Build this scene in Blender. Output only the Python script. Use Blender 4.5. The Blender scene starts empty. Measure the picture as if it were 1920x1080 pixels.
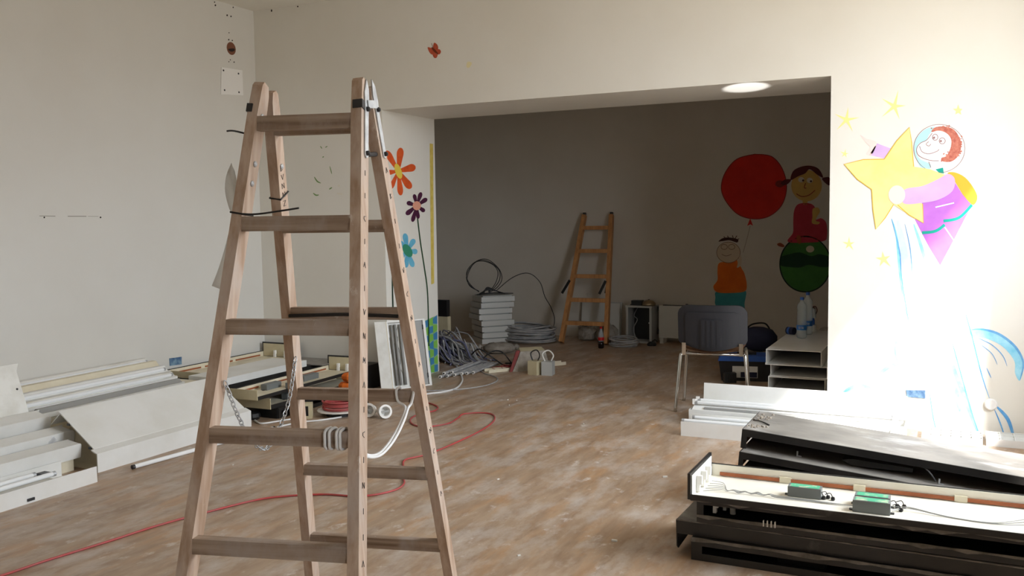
import bpy, bmesh, math, random
from mathutils import Vector, Matrix, Euler

random.seed(7)
S = bpy.context.scene
COL = S.collection
PI = math.pi
R = math.radians

# ------------------------------------------------------------------ camera, sky, sun, exposure
EYE = Vector((0.0, 0.0, 1.42))
YAW, PITCH, ROLL, FPX = R(25.834), R(4.3717), R(-0.7937), 1715.2
_f = Vector((-math.sin(YAW) * math.cos(PITCH), math.cos(YAW) * math.cos(PITCH), -math.sin(PITCH)))
_r0 = Vector((math.cos(YAW), math.sin(YAW), 0))
_u0 = _r0.cross(_f)
_r = _r0 * math.cos(ROLL) + _u0 * math.sin(ROLL)
_u = -_r0 * math.sin(ROLL) + _u0 * math.cos(ROLL)
cam = bpy.data.objects.new('camera', bpy.data.cameras.new('camera'))
COL.objects.link(cam)
m = Matrix((_r, _u, -_f)).transposed().to_4x4()
m.translation = EYE
cam.matrix_world = m
cam.data.sensor_width = 36.0
cam.data.lens = FPX / 1920 * 36.0
cam.data.clip_start = 0.05
S.camera = cam

S.view_settings.view_transform = 'Standard'
S.view_settings.look = 'None'
S.view_settings.gamma = 1.0
S.view_settings.use_curve_mapping = False
S.view_settings.exposure = 0.0
try:
    S.cycles.use_denoising = True
    S.cycles.max_bounces = 10
    S.cycles.diffuse_bounces = 6
    S.cycles.sample_clamp_indirect = 6.0
    S.cycles.caustics_reflective = False
    S.cycles.caustics_refractive = False
except Exception:
    pass

SKY = 16.2
SUN = 12.0
SUN_DIR = Vector((-1.0, 1.05, -1.3)).normalized()      # the way the sunlight travels
w = bpy.data.worlds.new('sky'); S.world = w; w.use_nodes = True
nt = w.node_tree; nt.nodes.clear()
wo = nt.nodes.new('ShaderNodeOutputWorld'); bg = nt.nodes.new('ShaderNodeBackground')
tc = nt.nodes.new('ShaderNodeTexCoord'); sx = nt.nodes.new('ShaderNodeSeparateXYZ')
cr = nt.nodes.new('ShaderNodeValToRGB')
cr.color_ramp.elements[0].position = 0.47; cr.color_ramp.elements[0].color = (0.42, 0.40, 0.36, 1)
cr.color_ramp.elements[1].position = 0.53; cr.color_ramp.elements[1].color = (0.86, 0.93, 1.0, 1)
mr = nt.nodes.new('ShaderNodeMapRange'); mr.inputs[1].default_value = -1; mr.inputs[2].default_value = 1
nt.links.new(tc.outputs['Generated'], sx.inputs[0]); nt.links.new(sx.outputs[2], mr.inputs[0])
nt.links.new(mr.outputs[0], cr.inputs[0]); nt.links.new(cr.outputs[0], bg.inputs[0])
bg.inputs[1].default_value = SKY
nt.links.new(bg.outputs[0], wo.inputs[0])

sl = bpy.data.lights.new('sun', 'SUN'); sl.energy = SUN; sl.angle = R(3.0); sl.color = (1.0, 0.97, 0.93)
so = bpy.data.objects.new('sun', sl); COL.objects.link(so)
so.rotation_euler = SUN_DIR.to_track_quat('-Z', 'Y').to_euler(); so.location = (4, 0, 5)

gl = bpy.data.lights.new('sun_glint', 'SPOT'); gl.energy = 700; gl.spot_size = R(6.6); gl.spot_blend = 0.35; gl.shadow_soft_size = 0.02
go = bpy.data.objects.new('sun_glint', gl); COL.objects.link(go)          # added spot lamp, stands in for sun bounced up off the pile
go.location = (-0.55, 4.55, 0.52); go.rotation_euler = (Vector((-1.37, 6.73, 2.332)) - Vector(go.location)).to_track_quat('-Z', 'Y').to_euler()

# room measures (metres)
XL, YM, YB2, YB, CEIL = -5.652, 6.478, 7.33, 10.1, 3.285     # left wall, middle wall front and back face, back wall, ceiling
XO0, XO1, ZO = -4.318, -0.76, 2.332                           # opening in the middle wall
XR, YN = 0.95, -1.6                                           # right wall, near wall
XBL, XBR, CEIL2 = -6.6, 1.6, 2.75                             # back room
WINS_AND_FILL = [(3.4, 5.66, 0.95, 2.95), (0.15, 0.85, 0.95, 2.2)]          # openings in the right wall, the second added as frontal fill: y0, y1, z0, z1
for (y0, y1, z0, z1) in WINS_AND_FILL:
    pl = bpy.data.lights.new('window_portal', 'AREA'); pl.shape = 'RECTANGLE'
    pl.size = y1 - y0; pl.size_y = z1 - z0; pl.cycles.is_portal = True
    po = bpy.data.objects.new('window_portal', pl); COL.objects.link(po)
    po.location = (XR + 0.12, (y0 + y1) / 2, (z0 + z1) / 2)
    po.rotation_euler = Matrix(((0, 0, 1), (1, 0, 0), (0, 1, 0))).to_euler()   # faces -X, its width along Y


# ------------------------------------------------------------------ helpers
def ray(x, y):
    return _f + _r * ((x - 960) / FPX) - _u * ((y - 540) / FPX)
def at_z(x, y, z=0.0):
    d = ray(x, y); return EYE + d * ((z - EYE.z) / d.z)
def at_y(x, y, Y):
    d = ray(x, y); return EYE + d * ((Y - EYE.y) / d.y)
def at_x(x, y, X):
    d = ray(x, y); return EYE + d * ((X - EYE.x) / d.x)

def lin(c):
    return tuple(((v / 255) / 12.92 if v / 255 <= 0.04045 else ((v / 255 + 0.055) / 1.055) ** 2.4) for v in c)

def mat(name, rgb, rough=0.6, metal=0.0, var=0.0, scale=8.0, stretch=(1, 1, 1), rgb2=None, bump=0.0, spec=0.5, detail=6, thresh=(0.35, 0.65)):
    """sRGB 0-255 colour with optional noise blend to a second colour"""
    mt = bpy.data.materials.new(name); mt.use_nodes = True
    t = mt.node_tree; b = t.nodes['Principled BSDF']
    c1 = lin(rgb)
    b.inputs['Roughness'].default_value = rough; b.inputs['Metallic'].default_value = metal
    b.inputs['Specular IOR Level'].default_value = spec
    if var == 0 and rgb2 is None and bump == 0:
        b.inputs['Base Color'].default_value = (*c1, 1); return mt
    c2 = lin(rgb2) if rgb2 else tuple(v * (1 - var) for v in c1)
    tc = t.nodes.new('ShaderNodeTexCoord'); mp = t.nodes.new('ShaderNodeMapping'); mp.inputs['Scale'].default_value = stretch
    n = t.nodes.new('ShaderNodeTexNoise'); n.inputs['Scale'].default_value = scale; n.inputs['Detail'].default_value = detail; n.inputs['Roughness'].default_value = 0.6
    r = t.nodes.new('ShaderNodeValToRGB'); r.color_ramp.elements[0].position = thresh[0]; r.color_ramp.elements[1].position = thresh[1]
    r.color_ramp.elements[0].color = (*c1, 1); r.color_ramp.elements[1].color = (*c2, 1)
    t.links.new(tc.outputs['Object'], mp.inputs[0]); t.links.new(mp.outputs[0], n.inputs[0]); t.links.new(n.outputs[0], r.inputs[0])
    t.links.new(r.outputs[0], b.inputs['Base Color'])
    if bump:
        bp = t.nodes.new('ShaderNodeBump'); bp.inputs['Strength'].default_value = bump; bp.inputs['Distance'].default_value = 0.004
        t.links.new(n.outputs[0], bp.inputs['Height']); t.links.new(bp.outputs[0], b.inputs['Normal'])
    return mt

def second_noise(mt, rgb, scale, thresh, stretch=(1, 1, 1), detail=8, top_only=False, amount=1.0, rough=None, seed=0.0):
    """lay a further blotch colour (dust, plaster, stain) over the base colour"""
    t = mt.node_tree; b = t.nodes['Principled BSDF']
    inp = b.inputs['Base Color']
    tc = t.nodes.new('ShaderNodeTexCoord'); mp = t.nodes.new('ShaderNodeMapping'); mp.inputs['Scale'].default_value = stretch; mp.inputs['Location'].default_value = (seed, seed * 1.7, seed * 0.3)
    n = t.nodes.new('ShaderNodeTexNoise'); n.inputs['Scale'].default_value = scale; n.inputs['Detail'].default_value = detail; n.inputs['Roughness'].default_value = 0.65
    r = t.nodes.new('ShaderNodeMapRange'); r.inputs[1].default_value = thresh[0]; r.inputs[2].default_value = thresh[1]; r.inputs[4].default_value = amount
    mx = t.nodes.new('ShaderNodeMix'); mx.data_type = 'RGBA'
    t.links.new(tc.outputs['Object'], mp.inputs[0]); t.links.new(mp.outputs[0], n.inputs[0]); t.links.new(n.outputs[0], r.inputs[0])
    fac = r.outputs[0]
    if top_only:
        g = t.nodes.new('ShaderNodeNewGeometry'); s = t.nodes.new('ShaderNodeSeparateXYZ'); q = t.nodes.new('ShaderNodeMapRange')
        q.inputs[1].default_value = 0.5; q.inputs[2].default_value = 0.9
        mm = t.nodes.new('ShaderNodeMath'); mm.operation = 'MULTIPLY'
        t.links.new(g.outputs['Normal'], s.inputs[0]); t.links.new(s.outputs[2], q.inputs[0])
        t.links.new(q.outputs[0], mm.inputs[0]); t.links.new(fac, mm.inputs[1]); fac = mm.outputs[0]
    if inp.links:
        t.links.new(inp.links[0].from_socket, mx.inputs['A'])
    else:
        mx.inputs['A'].default_value = inp.default_value
    mx.inputs['B'].default_value = (*lin(rgb), 1)
    t.links.new(fac, mx.inputs['Factor']); t.links.new(mx.outputs['Result'], inp)
    if rough is not None:
        rm = t.nodes.new('ShaderNodeMapRange'); rm.inputs[3].default_value = b.inputs['Roughness'].default_value; rm.inputs[4].default_value = rough
        t.links.new(fac, rm.inputs[0]); t.links.new(rm.outputs[0], b.inputs['Roughness'])
    return mt

def chain_basis(o):
    M = o.matrix_basis.copy()
    while o.parent:
        o = o.parent; M = o.matrix_basis @ M
    return M

class MB:
    """collects shapes and links them as ONE mesh object"""
    def __init__(s): s.bm = bmesh.new()
    def add(s, vs, fs, M=None):
        bv = [s.bm.verts.new((M @ Vector(v)) if M else v) for v in vs]
        for f in fs:
            try: s.bm.faces.new([bv[i] for i in f])
            except ValueError: pass
        return s
    def box(s, x0, x1, y0, y1, z0, z1, M=None):
        v = [(x0, y0, z0), (x1, y0, z0), (x1, y1, z0), (x0, y1, z0), (x0, y0, z1), (x1, y0, z1), (x1, y1, z1), (x0, y1, z1)]
        return s.add(v, [(0, 3, 2, 1), (4, 5, 6, 7), (0, 1, 5, 4), (1, 2, 6, 5), (2, 3, 7, 6), (3, 0, 4, 7)], M)
    def hexa(s, v):
        return s.add(v, [(0, 3, 2, 1), (4, 5, 6, 7), (0, 1, 5, 4), (1, 2, 6, 5), (2, 3, 7, 6), (3, 0, 4, 7)])
    def prism(s, poly, a, b, M=None, fn=None):
        """poly of 2-D points extruded between a and b; fn(p, t) -> 3-D point"""
        fn = fn or (lambda p, t: (t, p[0], p[1]))
        n = len(poly); v = [fn(p, a) for p in poly] + [fn(p, b) for p in poly]
        fs = [tuple(range(n - 1, -1, -1)), tuple(range(n, 2 * n))] + [(i, (i + 1) % n, n + (i + 1) % n, n + i) for i in range(n)]
        return s.add(v, fs, M)
    def beam(s, p0, p1, wx, wy, side):
        """box from p0 to p1, wx across `side`, wy across the other direction"""
        p0, p1 = Vector(p0), Vector(p1); d = (p1 - p0).normalized(); sd = Vector(side); sd = (sd - d * sd.dot(d)).normalized(); o = d.cross(sd)
        v = []
        for p in (p0, p1):
            for a, b in ((-1, -1), (1, -1), (1, 1), (-1, 1)): v.append(p + sd * (a * wx / 2) + o * (b * wy / 2))
        return s.add(v, [(0, 3, 2, 1), (4, 5, 6, 7), (0, 1, 5, 4), (1, 2, 6, 5), (2, 3, 7, 6), (3, 0, 4, 7)])
    def tube(s, pts, r, n=8, closed=False, cap=True):
        pts = [Vector(p) for p in pts]; k = len(pts); rings = []; N = None
        rr = r if hasattr(r, '__len__') else [r] * k
        for i, p in enumerate(pts):
            if closed: t = pts[(i + 1) % k] - pts[i - 1]
            else: t = pts[min(i + 1, k - 1)] - pts[max(i - 1, 0)]
            if t.length < 1e-9: t = Vector((0, 0, 1))
            t.normalize()
            if N is None:
                N = t.orthogonal().normalized()
            else:
                N = N - t * N.dot(t)
                N = N.normalized() if N.length > 1e-6 else t.orthogonal().normalized()
            B = t.cross(N)
            rings.append([s.bm.verts.new(p + (N * math.cos(2 * PI * j / n) + B * math.sin(2 * PI * j / n)) * rr[i]) for j in range(n)])
        for i in range(k if closed else k - 1):
            A, Bq = rings[i], rings[(i + 1) % k]
            for j in range(n):
                try: s.bm.faces.new((A[j], A[(j + 1) % n], Bq[(j + 1) % n], Bq[j]))
                except ValueError: pass
        if cap and not closed:
            s.bm.faces.new(rings[0][::-1]); s.bm.faces.new(rings[-1])
        return s
    def lathe(s, prof, n=16, M=None):
        """prof: list of (radius, z)"""
        rings = []
        for r, z in prof:
            rings.append([s.bm.verts.new((M @ Vector((r * math.cos(2 * PI * j / n), r * math.sin(2 * PI * j / n), z))) if M else (r * math.cos(2 * PI * j / n), r * math.sin(2 * PI * j / n), z)) for j in range(n)])
        for a, b in zip(rings, rings[1:]):
            for j in range(n): s.bm.faces.new((a[j], a[(j + 1) % n], b[(j + 1) % n], b[j]))
        s.bm.faces.new(rings[0][::-1]); s.bm.faces.new(rings[-1])
        return s
    def ngon(s, pts):
        v = [s.bm.verts.new(p) for p in pts]
        f = s.bm.faces.new(v); f.normal_update(); bmesh.ops.triangulate(s.bm, faces=[f]); return s
    def ribbon(s, L, Rr):
        a = [s.bm.verts.new(p) for p in L]; b = [s.bm.verts.new(p) for p in Rr]
        for i in range(len(a) - 1): s.bm.faces.new((a[i], a[i + 1], b[i + 1], b[i]))
        return s
    def done(s, name, material, parent=None, world=False, bevel=0.0, smooth=False, segs=1):
        if bevel:
            es = [e for e in s.bm.edges if len(e.link_faces) == 2 and e.calc_face_angle(0) > 0.6]
            bmesh.ops.bevel(s.bm, geom=es, offset=bevel, segments=segs, affect='EDGES', profile=0.5, clamp_overlap=True)
        bmesh.ops.recalc_face_normals(s.bm, faces=s.bm.faces)
        me = bpy.data.meshes.new(name); s.bm.to_mesh(me); s.bm.free()
        if world and parent: me.transform(chain_basis(parent).inverted())
        me.materials.append(material)
        if smooth:
            for p in me.polygons: p.use_smooth = True
        o = bpy.data.objects.new(name, me); COL.objects.link(o)
        if parent: o.parent = parent
        return o

def tag(o, label, cat, group=None, kind=None):
    o['label'] = label; o['category'] = cat
    if group: o['group'] = group
    if kind: o['kind'] = kind
    return o
def thing(name, label, cat, loc=(0, 0, 0), rot=(0, 0, 0), group=None):
    o = bpy.data.objects.new(name, None); COL.objects.link(o); o.empty_display_size = 0.1
    o.location = loc; o.rotation_euler = rot
    return tag(o, label, cat, group)
def structure(o, label=None):
    o['kind'] = 'structure'
    if label: o['label'] = label
    return o
def lab(o, t): o['label'] = t; return o

def cat_rom(P, k=8, closed=False):
    P = [Vector(p) for p in P]; n = len(P); out = []
    if n < 3 and not closed:
        return [P[0].lerp(P[-1], i / k) for i in range(k + 1)]
    for i in range(n if closed else n - 1):
        if closed: a, b, c, d = P[i - 1], P[i], P[(i + 1) % n], P[(i + 2) % n]
        else: a, b, c, d = P[max(i - 1, 0)], P[i], P[i + 1], P[min(i + 2, n - 1)]
        for j in range(k):
            t = j / k
            out.append(0.5 * ((2 * b) + (c - a) * t + (2 * a - 5 * b + 4 * c - d) * t * t + (3 * b - a - 3 * c + d) * t ** 3))
    if not closed: out.append(P[-1])
    return out

# ------------------------------------------------------------------ materials
def floor_mat():
    mt = mat('floor_vinyl', (172, 149, 126), 0.42, rgb2=(150, 124, 101), scale=3.0, stretch=(5.0, 1.0, 1), detail=8, thresh=(0.38, 0.66))
    second_noise(mt, (186, 142, 98), 2.2, (0.50, 0.72), (3.2, 0.8, 1), amount=0.75, seed=3)
    second_noise(mt, (124, 92, 66), 2.6, (0.58, 0.72), (6.0, 0.9, 1), amount=0.65, seed=9)
    second_noise(mt, (204, 198, 192), 3.2, (0.47, 0.70), (2.2, 1.0, 1), amount=0.6, rough=0.75, seed=5)
    second_noise(mt, (218, 212, 206), 9.0, (0.60, 0.70), (1.5, 1.0, 1), amount=0.6, rough=0.8, seed=2)
    return mt
M_floor = floor_mat()
M_wall = mat('wall_paint', (229, 226, 219), 0.65, rgb2=(224, 220, 211), scale=0.9, bump=0.0, spec=0.3)
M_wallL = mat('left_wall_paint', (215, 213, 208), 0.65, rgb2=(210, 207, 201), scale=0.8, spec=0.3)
M_soffit = mat('soffit_paint', (214, 204, 190), 0.35, spec=0.5)
M_ceil = mat('ceiling_paint', (232, 228, 219), 0.8)
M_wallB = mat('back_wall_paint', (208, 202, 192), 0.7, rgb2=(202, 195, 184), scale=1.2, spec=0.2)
def wood(name, a, b, dirt, dirt_amt, st):
    mt = mat(name, a, 0.62, rgb2=b, scale=4.0, stretch=st, detail=9, bump=0.25, spec=0.3)
    second_noise(mt, dirt, 7.0, (0.46, 0.66), (1, 1, 0.5), amount=dirt_amt, seed=4)
    second_noise(mt, (222, 214, 206), 16.0, (0.66, 0.72), (1, 1, 0.6), amount=0.6, seed=8)
    return mt
M_rail = wood('old_rail_wood', (192, 170, 152), (160, 132, 110), (184, 170, 160), 0.75, (9, 9, 0.5))
M_rung = wood('old_rung_wood', (168, 148, 130), (120, 98, 80), (166, 154, 146), 0.8, (0.5, 9, 12))
M_wood2 = mat('pale_pine', (200, 146, 92), 0.55, rgb2=(170, 116, 68), scale=3.0, stretch=(9, 9, 0.6), bump=0.1)
M_white = mat('white_enamel', (228, 228, 226), 0.38, rgb2=(218, 217, 212), scale=3.0, thresh=(0.4, 0.7))
M_white2 = mat('dusty_white_enamel', (226, 225, 220), 0.5, rgb2=(204, 200, 190), scale=6.0, thresh=(0.45, 0.75))
M_cream = mat('cream_enamel', (226, 218, 196), 0.5, rgb2=(212, 202, 178), scale=5.0)
M_cream2 = mat('yellowed_cream', (206, 196, 164), 0.55, rgb2=(190, 178, 146), scale=5.0)
M_creamW = mat('ivory_pan', (236, 232, 220), 0.45, rgb2=(226, 220, 204), scale=4.0)
M_black = mat('black_enamel', (30, 29, 29), 0.42, rgb2=(44, 42, 40), scale=7.0)
second_noise(M_black, (150, 145, 138), 5.0, (0.58, 0.75), (1, 1.6, 1), amount=0.35, rough=0.8, seed=6)
M_dust = mat('dusty_black_plate', (112, 108, 103), 0.42, rgb2=(140, 135, 128), scale=4.0, stretch=(1, 2, 1))
second_noise(M_dust, (196, 194, 192), 3.2, (0.52, 0.68), (1.0, 2.2, 1), amount=0.7, rough=0.6, seed=1)
second_noise(M_dust, (50, 46, 42), 30.0, (0.68, 0.74), amount=0.7, seed=3)
M_rubble = mat('plaster_dust', (170, 160, 146), 0.95, rgb2=(110, 100, 90), scale=60.0)
M_edge = mat('grey_scuffed_edge', (172, 166, 158), 0.8, rgb2=(120, 115, 108), scale=14.0)
M_copper = mat('copper_strip', (176, 104, 66), 0.45, 0.3, rgb2=(150, 84, 52), scale=10.0)
M_ballast = mat('grey_ballast_case', (112, 116, 116), 0.5)
M_green = mat('green_paper_label', (70, 170, 128), 0.7, rgb2=(176, 190, 160), scale=18.0, thresh=(0.5, 0.62))
M_holder = mat('white_plastic', (232, 231, 228), 0.4)
M_grey = mat('grey_plastic', (150, 150, 148), 0.5)
M_tube = mat('lamp_tube_glass', (236, 238, 240), 0.12, spec=0.7)
M_metal = mat('galvanised_steel', (198, 200, 202), 0.48, 0.6, rgb2=(168, 170, 174), scale=30.0)
M_chrome = mat('chrome', (205, 203, 198), 0.16, 1.0)
M_dark = mat('dark_steel', (66, 66, 68), 0.4, 0.7)
M_blackp = mat('black_plastic', (24, 24, 26), 0.4)
M_cableW = mat('white_cable_sheath', (222, 222, 222), 0.45)
M_cableG = mat('grey_cable_sheath', (184, 183, 182), 0.5, rgb2=(150, 150, 154), scale=12.0)
M_cableB = mat('bluish_cable_sheath', (104, 106, 134), 0.5)
M_cableK = mat('black_cable_sheath', (28, 28, 30), 0.45)
M_red = mat('red_cable_sheath', (178, 62, 62), 0.5, rgb2=(160, 80, 78), scale=9.0)
M_orange = mat('orange_fabric', (226, 116, 28), 0.8, rgb2=(206, 98, 22), scale=30.0)
M_chair = mat('charcoal_chair_plastic', (34, 34, 38), 0.45, spec=0.35)
M_seat = mat('brown_seat_fabric', (150, 112, 80), 0.75, rgb2=(130, 94, 66), scale=25.0)
M_blue = mat('blue_plastic', (44, 92, 178), 0.45)
M_navy = mat('navy_fabric', (30, 34, 62), 0.8)
M_debris = mat('grey_sacking', (168, 160, 150), 0.9, rgb2=(136, 128, 118), scale=14.0)
M_darkred = mat('dark_red_enamel', (120, 34, 32), 0.5)
M_steelbox = mat('grey_cabinet_enamel', (176, 178, 176), 0.5)
M_rad = mat('pale_radiator_enamel', (206, 206, 202), 0.45)
M_brass = mat('brushed_dome', (160, 142, 112), 0.35, 0.8)
M_bluebox = mat('blue_socket_box', (48, 84, 128), 0.6, rgb2=(120, 150, 170), scale=24.0)
M_foil = mat('silver_foil', (236, 236, 238), 0.3, 0.35)
M_hole = mat('hole_shadow', (40, 30, 26), 0.9)
M_brick = mat('terracotta_in_hole', (120, 76, 56), 0.9)
M_plate = mat('white_cover_plate', (232, 230, 228), 0.45)
M_paper = mat('white_paper', (224, 224, 220), 0.8)
def clear(name, tint, rough=0.05, mixv=0.75):
    mt = bpy.data.materials.new(name); mt.use_nodes = True; t = mt.node_tree; t.nodes.clear()
    o = t.nodes.new('ShaderNodeOutputMaterial'); mx = t.nodes.new('ShaderNodeMixShader')
    tr = t.nodes.new('ShaderNodeBsdfTransparent'); tr.inputs[0].default_value = (*tint, 1)
    pr = t.nodes.new('ShaderNodeBsdfPrincipled'); pr.inputs['Base Color'].default_value = (*tint, 1); pr.inputs['Roughness'].default_value = rough
    mx.inputs[0].default_value = 1 - mixv
    t.links.new(tr.outputs[0], mx.inputs[1]); t.links.new(pr.outputs[0], mx.inputs[2]); t.links.new(mx.outputs[0], o.inputs[0])
    return mt
M_pet = clear('clear_bottle_plastic', (0.86, 0.92, 0.96), 0.08, 0.72)
M_sheet = clear('milky_plastic_sheet', (0.74, 0.72, 0.68), 0.22, 0.35)
def paint(name, rgb, var=0.0, rgb2=None, scale=14.0, rough=0.6):
    return mat('paint_' + name, rgb, rough, var=var, rgb2=rgb2, scale=scale, spec=0.2)

# ------------------------------------------------------------------ the room
fl = structure(MB().box(XBL, XR, YN, YB, -0.12, 0).done('floor', M_floor), 'wood-print vinyl floor smeared with plaster dust')
b = MB()
for x0, x1, y0, y1 in ((XL, XR, YN, YM + 0.1),): b.box(x0, x1, y0, y1, CEIL, CEIL + 0.15)
ceil = structure(b.done('ceiling', M_ceil), 'cream ceiling of the front room')
wl = structure(MB().box(XL - 0.2, XL, YN, YM, 0, CEIL).done('wall_left', M_wallL), 'off-white left wall with screw holes')
b = MB()
b.box(XBL - 0.2, XO0, YM, YB2, 0, CEIL); b.box(XO1, XBR + 0.2, YM, YB2, 0, CEIL); b.box(XO0, XO1, YM, YB2, ZO, CEIL)
wm = structure(b.done('wall_middle', M_wall), 'cream dividing wall with a wide opening and painted flowers')
wb = structure(MB().box(XBL, XBR, YB, YB + 0.2, 0, CEIL2).done('wall_back', M_wallB), 'shaded beige wall of the back room with painted children')
structure(MB().box(XBL - 0.2, XBL, YB2, YB, 0, CEIL2).done('wall_back_left', M_wallB))
structure(MB().box(XBR, XBR + 0.2, YB2, YB, 0, CEIL2).done('wall_back_right', M_wallB))
structure(MB().box(XR, XBR, YB2, YB, -0.12, 0).done('floor_back', M_floor))
structure(MB().box(XBL, XBR, YB2, YB, CEIL2, CEIL2 + 0.15).done('ceiling_back', M_ceil))
structure(MB().box(XL - 0.2, XR + 0.25, YN - 0.2, YN, 0, CEIL).done('wall_near', M_wall))
b = MB(); ys = YN
for (y0, y1, z0, z1) in sorted(WINS_AND_FILL):
    b.box(XR, XR + 0.25, ys, y0, 0, CEIL); b.box(XR, XR + 0.25, y0, y1, 0, z0); b.box(XR, XR + 0.25, y0, y1, z1, CEIL); ys = y1
b.box(XR, XR + 0.25, ys, YM, 0, CEIL)
structure(b.done('wall_right', M_wall))
for i, (y0, y1, z0, z1) in enumerate(WINS_AND_FILL):
    b = MB(); t = 0.05
    b.box(XR + 0.14, XR + 0.2, y0, y1, z0, z0 + t).box(XR + 0.14, XR + 0.2, y0, y1, z1 - t, z1)
    for k in range(3):
        yy = y0 + (y1 - y0 - t) * k / 2
        b.box(XR + 0.14, XR + 0.2, yy, yy + t, z0 + t, z1 - t)
    structure(b.done('window_%d' % (i + 1), M_white))  # the second frames the unseen opening added to brighten the room

# ------------------------------------------------------------------ paint on the walls
class Wall:
    """a wall plane on which marks are placed where the photograph shows them"""
    def __init__(s, fn, normal, obj): s.fn, s.n, s.o = fn, Vector(normal), obj
    def p(s, q, layer, k=0): return s.fn(q[0], q[1]) + s.n * (0.0008 + 0.0007 * layer + 0.00004 * (k % 16))
W_mid = Wall(lambda x, y: at_y(x, y, YM), (0, -1, 0), wm)
W_back = Wall(lambda x, y: at_y(x, y, YB), (0, -1, 0), wb)
W_jamb = Wall(lambda x, y: at_x(x, y, XO0), (1, 0, 0), wm)
W_left = Wall(lambda x, y: at_x(x, y, XL), (1, 0, 0), wl)

def conv(P, org, sc): return [(org[0] + u / sc, org[1] + v / sc) for u, v in P]
class Mural:
    def __init__(s, wall, name, label, org=(0, 0), sc=1.0, first=None):
        s.w, s.org, s.sc, s.root, s.name, s.label = wall, org, sc, None, name, label
    def _fin(s, b, name, m):
        if s.root is None:
            s.root = lab(b.done(s.name, m, s.w.o), s.label); return s.root
        return b.done(name, m, s.root)
    def fill(s, name, m, P, layer=0, smooth=True):
        P = conv(P, s.org, s.sc)
        if smooth: P = [(v.x, v.y) for v in cat_rom([(x, y, 0) for x, y in P], 6, True)]
        b = MB(); b.ngon([s.w.p(q, layer) for q in P]); return s._fin(b, name, m)
    def fills(s, name, m, Ps, layer=0, smooth=True):
        b = MB()
        for k, P in enumerate(Ps):
            P = conv(P, s.org, s.sc)
            if smooth: P = [(v.x, v.y) for v in cat_rom([(x, y, 0) for x, y in P], 5, True)]
            b.ngon([s.w.p(q, layer, k) for q in P])
        return s._fin(b, name, m)
    def strokes(s, name, m, paths, width, layer=1, taper=False, smooth=True):
        b = MB()
        for k, P in enumerate(paths):
            wd = width
            if isinstance(P, tuple): P, wd = P
            P = conv(P, s.org, s.sc)
            C = cat_rom([(x, y, 0) for x, y in P], 6) if smooth else [Vector((x, y, 0)) for x, y in P]
            L, Rr = [], []
            for i, c in enumerate(C):
                t = C[min(i + 1, len(C) - 1)] - C[max(i - 1, 0)]
                t = t.normalized() if t.length > 1e-9 else Vector((1, 0, 0))
                f = 1.0
                if taper: f = max(0.12, math.sin(PI * (i + 0.6) / (len(C) + 0.2)) ** 0.6)
                nn = Vector((-t.y, t.x, 0)) * (wd / s.sc / 2 * f)
                L.append(s.w.p((c.x + nn.x, c.y + nn.y), layer, k)); Rr.append(s.w.p((c.x - nn.x, c.y - nn.y), layer, k))
            b.ribbon(L, Rr)
        return s._fin(b, name, m)
def ell(cx, cy, rx, ry, a=0, n=14):
    a = R(a)
    return [(cx + rx * math.cos(2 * PI * i / n) * math.cos(a) - ry * math.sin(2 * PI * i / n) * math.sin(a),
             cy + rx * math.cos(2 * PI * i / n) * math.sin(a) + ry * math.sin(2 * PI * i / n) * math.cos(a)) for i in range(n)]
def petal(cx, cy, tx, ty, wd, r0=0.0):
    dx, dy = tx - cx, ty - cy; L = math.hypot(dx, dy); ux, uy = dx / L, dy / L; nx, ny = -uy, ux
    out = []
    for t, ww in ((r0, 0.3), (0.5, 0.8), (0.82, 1.0), (1.0, 0.45)):
        out.append((cx + dx * t + nx * wd * ww / 2, cy + dy * t + ny * wd * ww / 2))
    for t, ww in ((1.0, 0.45), (0.82, 1.0), (0.5, 0.8), (r0, 0.3)):
        out.append((cx + dx * t - nx * wd * ww / 2, cy + dy * t - ny * wd * ww / 2))
    return out
def star5(cx, cy, r, ri, rot, jit=0.0, rnd=random):
    out = []
    for i in range(10):
        a = R(rot) + PI * i / 5; q = (r if i % 2 == 0 else ri) * (1 + (rnd.uniform(-jit, jit) if i % 2 == 0 else 0))
        out.append((cx + q * math.sin(a), cy - q * math.cos(a)))
    return out

P_yellow = paint('star_yellow', (248, 220, 140), rgb2=(250, 226, 158), scale=5)
P_gold = paint('gold', (228, 180, 60)); P_pale = paint('pale_yellow', (246, 230, 150))
P_lilac = paint('lilac', (206, 170, 220), rgb2=(214, 182, 226), scale=6); P_purple = paint('purple', (186, 110, 206), rgb2=(196, 122, 212), scale=8)
P_skin = paint('skin_pink', (246, 214, 208)); P_white = paint('white', (246, 246, 244)); P_cyan = paint('cyan', (176, 228, 236))
P_hair = paint('chestnut', (176, 92, 78), rgb2=(206, 132, 112), scale=60); P_teal = paint('teal', (30, 156, 140))
P_line = paint('fine_line', (150, 110, 110)); P_sky = paint('sky_blue', (122, 200, 232), rgb2=(170, 224, 244), scale=12)
P_blue = paint('deep_blue', (84, 150, 212), rgb2=(120, 180, 226), scale=14); P_ltblue = paint('light_blue', (190, 228, 244), rgb2=(206, 234, 246), scale=14)

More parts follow.
